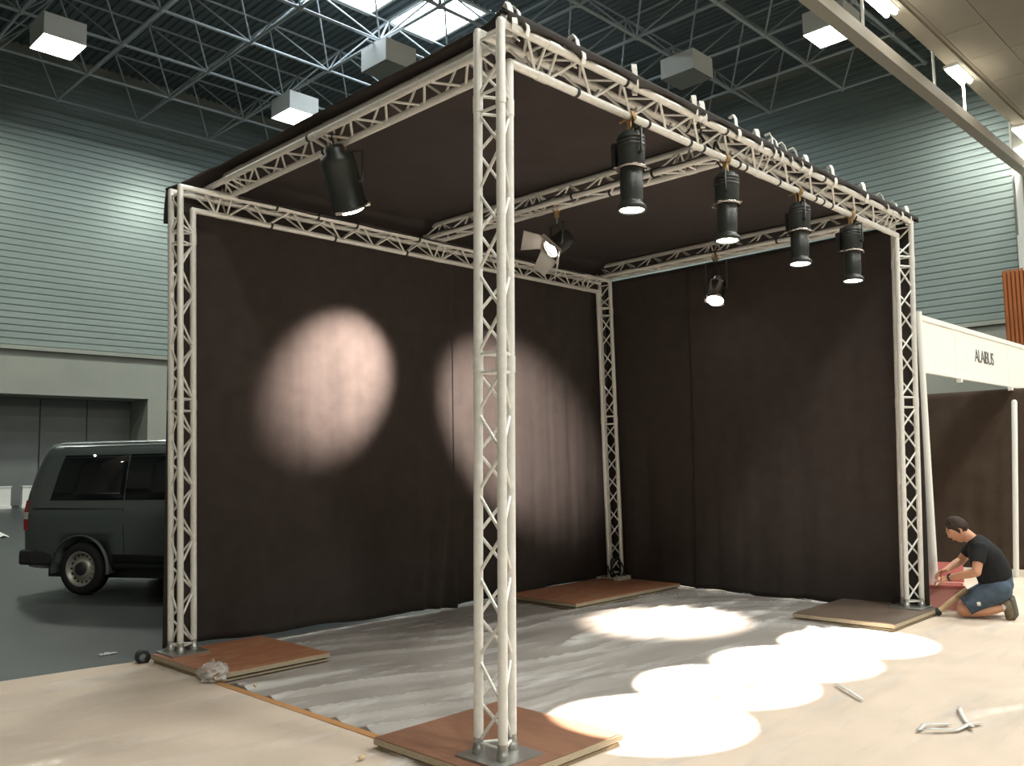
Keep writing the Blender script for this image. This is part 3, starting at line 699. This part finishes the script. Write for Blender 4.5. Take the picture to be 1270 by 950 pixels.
def rag(lab, x, y, w, dpt, hgt, seed):
    b = MB(); b.grid(lambda u, v: (x+(u-.5)*w*(1+.4*noise.noise(Vector((v*3, seed, 0)))), y+(v-.5)*dpt*(1+.4*noise.noise(Vector((u*3, seed, 1)))), .004+hgt*abs(noise.noise(Vector((u*4, v*4, seed))))), 14, 10)
    o = b.build('paper_scrap', M['scrap'], origin=(x, y, 0)); o.modifiers.new('t', 'SOLIDIFY').thickness = .002; tag(o, lab, 'litter')
rag('white scrap on the dark floor in front of the van', -.2, 4.56, .13, .05, .03, 1)
rag('crumpled white sheet on the dark floor at the left photo edge', 3.0, 20.5, .9, .4, .2, 4)
# white power block at the far corner column
t = empty('power_block', (5.98, 3.55, PZ), 'white power block lying at the foot of the far corner column', 'power strip')
b = MB(); b.box((5.60, 3.52, PZ), (5.86, 3.59, PZ+.045)); b.build('body', M['white'], t)
MB().lathe([(.02, 0), (.02, .004)], 10, Matrix.Translation((5.70, 3.555, PZ+.045))).lathe([(.02, 0), (.02, .004)], 10, Matrix.Translation((5.78, 3.555, PZ+.045))).build('sockets', M['tape'], t)

# ------------------------------------------------------------------ van
VH = R(-61); vdir = Vector((cos(VH), sin(VH), 0)); vright = Vector((vdir.y, -vdir.x, 0))
axle = Vector((1.05, 8.60, 0))+vright*(-.80)      # middle of the rear axle
VM = Matrix(((vdir.x, -vright.x, 0, axle.x-vdir.x*.98), (vdir.y, -vright.y, 0, axle.y-vdir.y*.98), (0, 0, 1, 0), (0, 0, 0, 1)))
# local frame: x forward from the rear bumper, y to the left, z up
van = empty('van', (VM @ Vector((2.45, 0, 0))), 'dark grey-green van parked behind the left curtain', 'van')
prof = [(.0, .30), (.70, .30), (.82, .33), (.885, .42), (.905, .55), (.925, .80), (.935, 1.0), (.93, 1.13), (.905, 1.30), (.865, 1.55), (.82, 1.75), (.775, 1.86), (.70, 1.925), (.5, 1.965), (0, 1.975)]
def side(z):
    for (a, b_), (c_, d_) in zip(prof[2:], prof[3:]):
        if b_ <= z <= d_: return a+(c_-a)*(z-b_)/(d_-b_)
    return prof[2][0]
def rear_in(z): return .02+.012*max(0, z-.5)+.235*max(0, (z-1.0)/.95)**1.5
def front_in(z):
    if z < .9: return .02+.05*max(0, .5-z)
    if z < 1.15: return .03+(z-.9)*2.2
    return .58+(z-1.15)*1.25
xs = [0, .015, .05, .14, .3, .6, .98, 1.5, 2.2, 3.0, 3.6, 4.1, 4.5, 4.75, 4.86, 4.9]
body = MB(); rows = []
full = [(-y, z) for y, z in reversed(prof)][:-1]
ring = [(y, z) for y, z in prof]+[(-y, z) for y, z in reversed(prof[1:-1])]
for x in xs:
    t_ = x/4.9; rnd = 1
    if x < .3: rnd = 1-.10*(1-x/.3)**2.2
    if x > 4.1: rnd = 1-.16*((x-4.1)/.8)**2
    row = []
    for y, z in ring:
        xx0, xx1 = rear_in(z), 4.9-front_in(z)
        row.append((xx0+(xx1-xx0)*t_, y*rnd, z))
    rows.append(row)
n = len(ring); vs = [v for r_ in rows for v in r_]
fs = [(i*n+k, (i+1)*n+k, (i+1)*n+(k+1) % n, i*n+(k+1) % n) for i in range(len(xs)-1) for k in range(n)]
body.add(vs, fs, True); body.add(rows[0], [tuple(range(n))]); body.add(rows[-1], [tuple(range(n-1, -1, -1))])
body.v = [tuple(VM @ Vector(v)) for v in body.v]
bo = body.build('body', M['van'], van)
bm = bmesh.new(); bm.from_mesh(bo.data); bmesh.ops.remove_doubles(bm, verts=bm.verts, dist=.0005); bmesh.ops.recalc_face_normals(bm, faces=bm.faces); bm.to_mesh(bo.data); bm.free()
cut = MB()
for x in (.98, 3.98):
    for s in (-1, 1): cut.lathe([(.415, 0), (.415, .34)], 36, VM @ Matrix.Translation((x, s*1.0-(.34 if s > 0 else 0), .33)) @ Matrix.Rotation(-pi/2, 4, 'X'))
cu = cut.build('cutter', M['trimblack'], van)
bm_ = bo.modifiers.new('arches', 'BOOLEAN'); bm_.object = cu; bm_.operation = 'DIFFERENCE'; bm_.solver = 'EXACT'
me = evaluated(bo); bo.modifiers.clear(); bo.data = me; bpy.data.objects.remove(cu)
for x in (.98, 3.98):
    for s in (-1, 1):
        m2 = VM @ Matrix.Translation((x, s*.92, .33)) @ Matrix.Rotation(-pi/2*s, 4, 'X')
        a = MB()
        pts = [(.418*cos(q), .418*sin(q)) for q in [R(k) for k in range(-8, 189, 7)]]
        for k in range(len(pts)-1):
            p, q = pts[k], pts[k+1]
            a.add([VM @ Vector((x+p[0]*r_, s*y_, .33+p[1]*r_)) for p, r_, y_ in ((pts[k], 1, .935), (pts[k+1], 1, .935), (pts[k+1], 1.07, .915), (pts[k], 1.07, .915), (pts[k], 1, .60), (pts[k+1], 1, .60))], [(0, 1, 2, 3), (4, 5, 1, 0)] if s > 0 else [(3, 2, 1, 0), (0, 1, 5, 4)])
        a.build('wheel_arch', M['van'], van)
        wh = MB().lathe([(.20, -.20), (.30, -.20), (.325, -.18), (.334, -.15), (.334, -.06), (.325, -.03), (.295, -.012), (.235, -.008), (.215, -.02), (.21, -.05)], 36, m2, False, False).build('wheel', M['rubber'], van)
        MB().lathe([(.222, -.014), (.212, -.010), (.198, -.03), (.19, -.06), (.16, -.075), (.125, -.045), (.118, -.03), (.095, -.028), (.08, -.03)], 36, m2, False, True).build('rim', M['rim'], wh)
        MB().lathe([(.085, -.03), (.08, -.012), (.05, -.004), (0.001, -.002)], 20, m2, False, True).build('hub_cap', M['trimblack'], wh)
        v_ = MB()
        for k in range(16):
            q = 2*pi*k/16; v_.lathe([(.014, -.064), (.014, -.056)], 8, m2 @ Matrix.Translation((.172*cos(q), .172*sin(q), -.0)))
        v_.build('rim_slots', M['trimblack'], wh)
def panel(name, x0, x1, z0, z1, m, s=-1, off=.006, slant=0, nz=5, th=.012):
    b = MB(); vs = []
    for i in range(nz+1):
        z = z0+(z1-z0)*i/nz; y = side(z)+off; sh = slant*(z-z0)/(z1-z0)
        for x in (x0+sh, x1): vs.append(VM @ Vector((x, s*y, z)))
        for x in (x0+sh, x1): vs.append(VM @ Vector((x, s*(y-th), z)))
    fs = []
    for i in range(nz):
        a = 4*i; q = a+4; fs += [(a, a+1, q+1, q), (a+2, q+2, q+3, a+3), (a, q, q+2, a+2), (a+1, a+3, q+3, q+1)]
    fs += [(0, 2, 3, 1), (4*nz, 4*nz+1, 4*nz+3, 4*nz+2)]
    return b.add(vs, fs, True).build(name, m, van)
for s in (-1, 1):
    panel('side_window', .50, 1.625, 1.20, 1.78, M['glass'], s, .004, .13)
    panel('side_window', 1.645, 2.95, 1.20, 1.78, M['glass'], s, .004)
    panel('side_window', 3.0, 3.75, 1.20, 1.74, M['glass'], s, .004)
    panel('door_rail', .25, 1.62, 1.085, 1.105, M['trimblack'], s, .004)
    panel('sill_strip', 1.46, 3.5, .40, .52, M['trimblack'], s, .002)
    panel('door_seam', 1.63, 1.642, .53, 1.90, M['trimblack'], s, .002)
    panel('door_seam', 2.97, 2.982, .53, 1.90, M['trimblack'], s, .002)
    # lamp wrapped round the rear corner: red, clear, red
    for z0_, z1_, mm in ((.82, .96, 'tail_red'), (.96, 1.05, 'tail_white'), (1.05, 1.20, 'tail_red')):
        bq = MB(); q = []
        for z in (z0_, z1_):
            xr_ = rear_in(z)
            for x, y in ((xr_-.008, side(z)*.80), (xr_-.004, side(z)*.90+.002), (xr_+.03, side(z)*.945+.006), (xr_+.12, side(z)*.955+.012), (xr_+.12, side(z)*.9), (xr_+.02, side(z)*.8)): q.append(VM @ Vector((x, s*y, z)))
        bq.add(q, [(5, 4, 3, 2, 1, 0), (6, 7, 8, 9, 10, 11)]+[(i, (i+1) % 6, 6+(i+1) % 6, 6+i) for i in range(6)]); bq.build('tail_lamp', M[mm], van)
b = MB()
pts = [(.52, .90), (.2, .93), (.02, .91), (-.06, .82), (-.08, .4), (-.08, -.4), (-.06, -.82), (.02, -.91), (.2, -.93), (.52, -.90)]
inn = [(.52, .84), (.2, .86), (.1, .8), (.06, .4), (.06, -.4), (.1, -.8), (.2, -.86), (.52, -.84)]
pp = pts+inn[::-1]
np_ = len(pp); zs_ = ((.37, .965), (.40, 1), (.50, 1), (.545, .985), (.56, .955))
b.add([VM @ Vector((x if k >= len(pts) else .25+(x-.25)*f_, y if k >= len(pts) else y*(1-(1-f_)*.5), z)) for z, f_ in zs_ for k, (x, y) in enumerate(pp)],
      [tuple(range(np_-1, -1, -1)), tuple(range(4*np_, 5*np_))]+[(j*np_+i, j*np_+(i+1) % np_, (j+1)*np_+(i+1) % np_, (j+1)*np_+i) for j in range(4) for i in range(np_)])
b.build('rear_bumper', M['trimblack'], van)
b = MB(); q = [VM @ Vector((rear_in(z)-.006, y, z)) for z, y in ((1.15, -.78), (1.15, .78), (1.78, .68), (1.78, -.68))]+[VM @ Vector((rear_in(z)+.02, y, z)) for z, y in ((1.15, -.78), (1.15, .78), (1.78, .68), (1.78, -.68))]
b.add(q, [(0, 1, 2, 3), (7, 6, 5, 4), (0, 4, 5, 1), (1, 5, 6, 2), (2, 6, 7, 3), (3, 7, 4, 0)]); b.build('rear_window', M['glass'], van)
b = MB().box((.3, -.7, .2), (4.4, .7, .34)); b.v = [tuple(VM @ Vector(v)) for v in b.v]; b.build('underbody', M['trimblack'], van)
b = MB()
for x0_, x1_ in ((.45, 4.0),):
    for s in (-1, 1): b.path([VM @ Vector((x, s*.735, 1.93)) for x in (.5, 1.2, 2.0, 3.0)], .012, 6)
b.build('roof_rails', M['van'], van)

# white blocks at the foot of the far wall
for x0_, lb in ((7.35, 'white low block at the left photo edge by the goods door'), (9.15, 'white low block half hidden behind the van tail')):
    b = MB().box((x0_, 38.9, 0), (x0_+1.4, 39.25, .12)).box((x0_+.03, 38.95, .12), (x0_+1.37, 39.2, .92)).box((x0_, 38.92, .92), (x0_+1.4, 39.23, .97)); tag(b.build('barrier_block', M['white'], origin=(x0_+.7, 39.1, 0)), lb, 'barrier', 'white blocks by the goods door')

# ------------------------------------------------------------------ timber tower far right
t = empty('timber_tower', (29, 2.6, 0), 'orange slatted timber tower behind the white fascia', 'tower')
MB().box((28.08, .2, 0), (30, 4.74, 7.45)).build('core', M['timber'], t)
sl = MB().box((0, 0, 0), (.07, .075, 7.52)).mesh('slat', M['timber'])
for k in range(38): inst('slat', sl, t, Matrix.Translation((28.0, .15+.122*k, 0)))
for k in range(14): inst('slat', sl, t, Matrix.Translation((28.15+.125*k, 4.735, 0)))

# ------------------------------------------------------------------ neighbouring booth
t = empty('booth_fascia', (6.36, .05, 0), 'white fascia board lettered ALAIBUS over the neighbouring booth', 'sign')
BY = .05
for k, (x0_, x1_) in enumerate(((6.40, 7.58), (7.60, 9.66), (9.68, 11.74))):
    MB().box((x0_, BY-.012-.001*k, 2.50), (x1_, BY+.012, 3.03)).build('fascia_panel', M['fascia'], t)
MB().box((6.40, BY-.022, 3.03), (11.74, BY+.022, 3.085)).build('top_rail', M['white'], t)
MB().box((6.40, BY-.020, 2.46), (11.74, BY+.020, 2.50)).build('bottom_rail', M['white'], t)
for x in (6.385, 11.76): MB().lathe([(.048, .012), (.048, 3.1)], 8, Matrix.Translation((x, BY-.03, 0))).build('post', M['white'], t)
for x in (7.59, 9.67): MB().box((x-.012, BY-.017, 2.50), (x+.012, BY+.016, 3.03)).build('panel_joint', M['white'], t)
for x in (7.60, 9.62):
    MB().box((x-.03, BY-.06, 2.41), (x+.03, BY-.01, 2.455)).build('rail_clip', M['white'], t)
tc_ = bpy.data.curves.new('lettering', 'FONT'); tc_.body = 'ALAIBUS'; tc_.size = .225; tc_.extrude = .002; tc_.align_x = 'CENTER'; tc_.space_character = .86
to = bpy.data.objects.new('lettering_src', tc_); COL.objects.link(to); to.matrix_world = Matrix.Translation((8.66, BY-.016, 2.705)) @ Matrix.Rotation(pi/2, 4, 'X')
bpy.context.view_layer.update(); tm = evaluated(to); tm.transform(to.matrix_world); bpy.data.objects.remove(to)
tm.transform(t.matrix_basis.inverted()); tm.materials.clear(); tm.materials.append(M['dark_text']); lo = bpy.data.objects.new('lettering', tm); COL.objects.link(lo); lo.parent = t
lo['label'] = 'dark lettering ALAIBUS'
curtain('booth_curtain', 'brown-black curtain wall at the back of the neighbouring booth', (9.9, 3.2), (9.9, -.7), lambda u: .03+.01*sin(u*9), 2.45, (-1, 0), 21.0, M['cloth2'], 80, 30, .05)
tag(MB().path([(9.30, .02, .012), (9.30, -.10, 2.24), (9.30, -.101, 2.265)], [.034, .034, .02], 10).build('pole', M['white'], origin=(9.3, .02, 0)), 'plain white pole standing behind the kneeling man', 'pole')

# ------------------------------------------------------------------ kneeling man
MF = Vector((-.33, .944, 0)).normalized(); MR = Vector((MF.y, -MF.x, 0)); MO = Vector((6.07, -.52, .013))
def mp(u, s, z): return MO+MF*u+MR*s+Vector((0, 0, z))
def ball(b, c, r, n=12):
    prof_ = [(max(1e-4, sin(pi*k/n)), -cos(pi*k/n)) for k in range(n+1)]
    r = r if isinstance(r, tuple) else (r, r, r)
    m3 = Matrix((MF, MR, Vector((0, 0, 1)))).transposed().to_4x4()
    return b.lathe(prof_, 16, Matrix.Translation(c) @ m3 @ Matrix.Diagonal((r[0], r[1], r[2], 1)))
def chain(b, pts, rad):
    for i, p in enumerate(pts): ball(b, p, rad[i], 8)
    for i in range(len(pts)-1): b.tube(pts[i], pts[i+1], rad[i], 14, rad[i+1])
def fuse(b, name, m, parent, vox, it=4, fac=.5):
    o = b.build(name, m, parent)
    r = o.modifiers.new('fuse', 'REMESH'); r.mode = 'VOXEL'; r.voxel_size = vox; r.use_smooth_shade = True
    q = o.modifiers.new('soft', 'SMOOTH'); q.iterations = it; q.factor = fac
    bpy.context.view_layer.update()
    me = evaluated(o); o.modifiers.clear(); o.data = me
    for p in me.polygons: p.use_smooth = True
    return o
man = empty('person', MO-Vector((0, 0, .001)), 'man kneeling by the right column in black T-shirt and denim shorts, looking down', 'person')
sk = MB()
# head: one shaped surface, tilted towards the hands
HC = mp(.165, 0, .830); tilt = R(30)
hf = (MF*cos(tilt)-Vector((0, 0, 1))*sin(tilt)); hu = (Vector((0, 0, 1))*cos(tilt)+MF*sin(tilt))
def hp(f, s, u): return HC+hf*f+MR*s+hu*u
def head_shape(u, v, grow=1.0):
    th = 2*pi*u; ph = pi*(.001+.998*v)
    f, s, z = sin(ph)*cos(th), sin(ph)*sin(th), cos(ph)
    rf, rs, rz = .097, .075, .128
    jaw = max(0, -z)
    s *= 1-.30*jaw**1.5; 
    if f > 0: f *= 1-.10*jaw+.10*max(0, .3-abs(z+.75))
    else: f *= 1-.45*jaw; 
    F_, S_, Z_ = f*rf*grow, s*rs*grow, z*rz*grow
    if f > .2:
        F_ += .024*math.exp(-((s/.17)**2+((z+.20)/.13)**2))+.012*math.exp(-((s/.14)**2+((z-.02)/.16)**2))
        F_ += .010*math.exp(-((s/.6)**2+((z-.26)/.10)**2))-.010*math.exp(-(((abs(s)-.42)/.2)**2+((z-.10)/.10)**2))
        F_ += .008*math.exp(-((s/.30)**2+((z+.50)/.06)**2))+.008*math.exp(-((s/.3)**2+((z+.85)/.12)**2))
    return F_, S_, Z_
sk.grid(lambda u, v: hp(*head_shape(u, v)), 48, 40)
for s in (-1, 1):
    e = hp(-.010, s*.074, -.012); chain(sk, [e+hu*.026, e+hu*.006-hf*.012, e-hu*.024], [.013, .014, .010])
chain(sk, [hp(-.035, 0, -.07), mp(.055, 0, .745), mp(.0, 0, .68)], [.056, .058, .07])
# arms
LS, LE, LW = mp(-.005, -.185, .672), mp(.040, -.285, .455), mp(.285, -.150, .376)
RS, RE, RW = mp(.02, .185, .675), mp(.15, .26, .50), mp(.285, .11, .425)
chain(sk, [LS, LS.lerp(LE, .5), LE, LE.lerp(LW, .3), LW], [.055, .049, .041, .042, .027])
chain(sk, [RS, RS.lerp(RE, .5), RE, RE.lerp(RW, .3), RW], [.055, .049, .041, .042, .027])
def hand(wrist, d, nrm, flip, curl):
    d = d.normalized(); nrm = (nrm-d*nrm.dot(d)).normalized(); sd = d.cross(nrm)*flip     # nrm: back of the hand
    pc = wrist+d*.052
    for t, w_ in ((.015, .022), (.045, .033), (.08, .036)):
        for q in (-1, -.35, .35, 1): ball(sk, wrist+d*t+sd*w_*q*.8, .0135, 6)
    chain(sk, [wrist-d*.01, wrist+d*.02, wrist+d*.05], [.025, .022, .016])
    for k, (off, L_) in enumerate(((-.030, .068), (-.010, .078), (.010, .073), (.030, .056))):
        b0 = wrist+d*.085+sd*off; a = curl+.10*k; pts = [b0]; dd = d.copy()
        for seg, fr in enumerate((.44, .32, .24)):
            dd = (Quaternion(sd, a*(.7+.3*seg)*flip) @ dd) if False else (dd*cos(a*.75)-nrm*sin(a*.75)).normalized(); nrm2 = nrm
            a += .35; pts.append(pts[-1]+dd*L_*fr); dd = d*cos(a*.6)-nrm*sin(a*.6)
        chain(sk, pts, [.0095, .0088, .0082, .007])
    b0 = wrist+d*.025-sd*.030; chain(sk, [b0, b0+d*.025-sd*.022-nrm*.008, b0+d*.052-sd*.024-nrm*.022, b0+d*.072-sd*.014-nrm*.032], [.013, .011, .010, .008])
hand(LW, MF*.9+MR*.15-Vector((0, 0, .18)), Vector((0, 0, 1))-MR*.4, 1, .55)
hand(RW, MF*.9-MR*.25-Vector((0, 0, .30)), Vector((0, 0, 1))+MR*.4, -1, .6)
# legs
for s, du, dz in ((-1, 0, 0), (1, -.015, .0)):
    hip, kn, ca, an = mp(-.14, s*.10, .28), mp(.165+du, s*.135, .075), mp(-.02+du, s*.125, .082), mp(-.175+du, s*.115, .115)
    chain(sk, [hip, hip.lerp(kn, .55), kn], [.095, .080, .062]); chain(sk, [kn, mp(.08+du, s*.13, .068), ca, mp(-.11+du, s*.12, .10), an], [.062, .054, .056, .045, .036])
    chain(sk, [an, mp(-.225+du, s*.115, .11), mp(-.24+du, s*.115, .05)], [.034, .035, .03])
ball(sk, mp(-.10, 0, .45), (.11, .13, .14))
chain(sk, [mp(-.13, 0, .34), mp(-.08, 0, .52), mp(-.02, 0, .66)], [.11, .12, .10])
body_o = fuse(sk, 'body', M['skin'], man, .0055, 3)
# face details and hair
for s in (-1, 1):
    b = MB(); ball(b, hp(.076, s*.030, .013), .009, 8); b.build('eye', M['eye'], man)
    b = MB(); chain(b, [hp(.089, s*.014, .034), hp(.086, s*.030, .040), hp(.074, s*.046, .034)], [.004, .005, .003]); b.build('eyebrow', M['hair'], man)
b = MB(); chain(b, [hp(.078, -.022, -.066), hp(.094, 0, -.064), hp(.078, .022, -.066)], [.004, .006, .004]); b.build('lips', M['lip'], man)
hb = MB()
def hair(u, v):
    th = 2*pi*u; face = max(0, cos(th)); lim = .60-.28*face**.7+.02*sin(th*7)
    F_, S_, Z_ = head_shape(u, v*lim, 1.0); n_ = Vector((F_, S_, Z_)).normalized()
    g = .012*(1-max(0, v-.85)/.15*.9)+.002*noise.noise(Vector((th*5, v*14, 2)))
    return hp(F_+n_.x*g, S_+n_.y*g, Z_+n_.z*g)
hb.grid(hair, 48, 20); ho = hb.build('hair', M['hair'], man)
# T-shirt
ts = MB()
rings = [(-.135, .345, .150, .175), (-.125, .40, .160, .180), (-.095, .49, .158, .182), (-.055, .59, .150, .192), (-.015, .67, .118, .195), (.012, .715, .090, .150), (.045, .752, .066, .075)]
nr = 28; vs = []
for i, (u, z, d_, w_) in enumerate(rings):
    a_ = Vector((.94, -.34)) if i < 5 else Vector((.80, -.60))
    for k in range(nr):
        t_ = 2*pi*k/nr; q = cos(t_); e = sin(t_)
        vs.append(mp(u+a_.x*d_*q, w_*e, z+a_.y*d_*q))
ts.add(vs, [(i*nr+k, i*nr+(k+1) % nr, (i+1)*nr+(k+1) % nr, (i+1)*nr+k) for i in range(len(rings)-1) for k in range(nr)], True)
ts.add(vs[:nr], [tuple(range(nr-1, -1, -1))]); ts.add(vs[-nr:], [tuple(range(nr))])
for A_, B_ in ((LS, LE), (RS, RE)):
    ts.tube(A_+(A_-B_)*.12, A_.lerp(B_, .62), .066, 16, .064); ball(ts, A_, .068, 8)
fuse(ts, 't_shirt', M['tshirt'], man, .008, 5)
# shorts
sh = MB(); ball(sh, mp(-.15, 0, .315), (.135, .172, .105)); sh.tube(mp(-.13, 0, .32), mp(-.125, 0, .39), .15, 20, .155)
for s in (-1, 1):
    hip, kn = mp(-.15, s*.10, .275), mp(.13, s*.130, .115)
    ball(sh, hip, .115, 10); sh.tube(hip, kn, .114, 18, .094)
    sh.tube(kn, kn+(kn-hip).normalized()*.012, .097, 18, .097)
fuse(sh, 'shorts', M['denim'], man, .008, 4)
b = MB(); b.tube(mp(.02, -.222, .155), mp(.05, -.224, .15), .018, 8); b.build('hem_patch', M['sock'], man)
# shoes and socks
for s, du in ((-1, 0), (1, -.015)):
    b = MB(); an = mp(-.165+du, s*.115, .118); b.tube(an, mp(-.20+du, s*.115, .125), .040, 14, .044); b.build('sock', M['sock'], man)
    b = MB(); chain(b, [mp(-.205+du, s*.115, .150), mp(-.215+du, s*.115, .10), mp(-.225+du, s*.115, .055), mp(-.215+du, s*.115, .03)], [.046, .047, .046, .034])
    so_ = fuse(b, 'shoe', M['shoe'], man, .007, 3)
    b = MB(); chain(b, [mp(-.250+du, s*.115, .178), mp(-.262+du, s*.115, .11), mp(-.266+du, s*.115, .06), mp(-.252+du, s*.115, .022)], [.030, .030, .034, .022]); fuse(b, 'sole', M['sole'], so_, .007, 3)
b = MB(); dW = (LW-LE).normalized(); b.tube(LW-dW*.030, LW-dW*.012, .0335, 16); b.tube(LW-dW*.032+Vector((0, 0, .026))-MR*.01, LW-dW*.010+Vector((0, 0, .026))-MR*.01, .014, 12); b.build('wrist_watch', M['trimblack'], man)
# things in front of him
def mbox(b, u0, u1, s0, s1, z0, z1):
    return b.add([mp(u, s, z) for z in (z0, z1) for u, s in ((u0, s0), (u1, s0), (u1, s1), (u0, s1))], [(0, 3, 2, 1), (4, 5, 6, 7), (0, 1, 5, 4), (1, 2, 6, 5), (2, 3, 7, 6), (3, 0, 4, 7)])
t = empty('toolbox', mp(.45, .42, 0), 'faded red open toolbox on the carpet beyond the kneeling man\'s hands', 'toolbox')
b = MB(); mbox(b, .12, .66, .30, .60, 0, .03); mbox(b, .12, .66, .30, .315, .03, .24); mbox(b, .12, .66, .585, .60, .03, .24); mbox(b, .12, .135, .315, .585, .03, .24); mbox(b, .645, .66, .315, .585, .03, .24); b.build('tub', M['pinkbox'], t)
b = MB(); b.add([mp(u, s, z) for (s, z) in ((.60, .245), (.66, .44), (.675, .435), (.615, .24)) for u in (.12, .66)], [(0, 1, 3, 2), (2, 3, 5, 4), (4, 5, 7, 6), (6, 7, 1, 0), (0, 2, 4, 6), (1, 7, 5, 3)]); b.build('lid', M['redbox'], t)
b = MB(); mbox(b, .12, .66, .29, .30, .21, .245); b.build('rim_strip', M['redbox'], t)
t = empty('batten', mp(.34, .05, 0), 'pale wooden batten with a black end leaning beside the kneeling man', 'batten')
p0_, p1_ = mp(.40, -.10, .030), mp(.12, .02, .25)
b = MB(); b.tube(p0_.lerp(p1_, .08), p1_, .032, 4); b.build('stick', M['batten'], t)
b = MB(); b.tube(p0_, p0_.lerp(p1_, .09), .036, 10); b.build('end_cap', M['tape'], t)
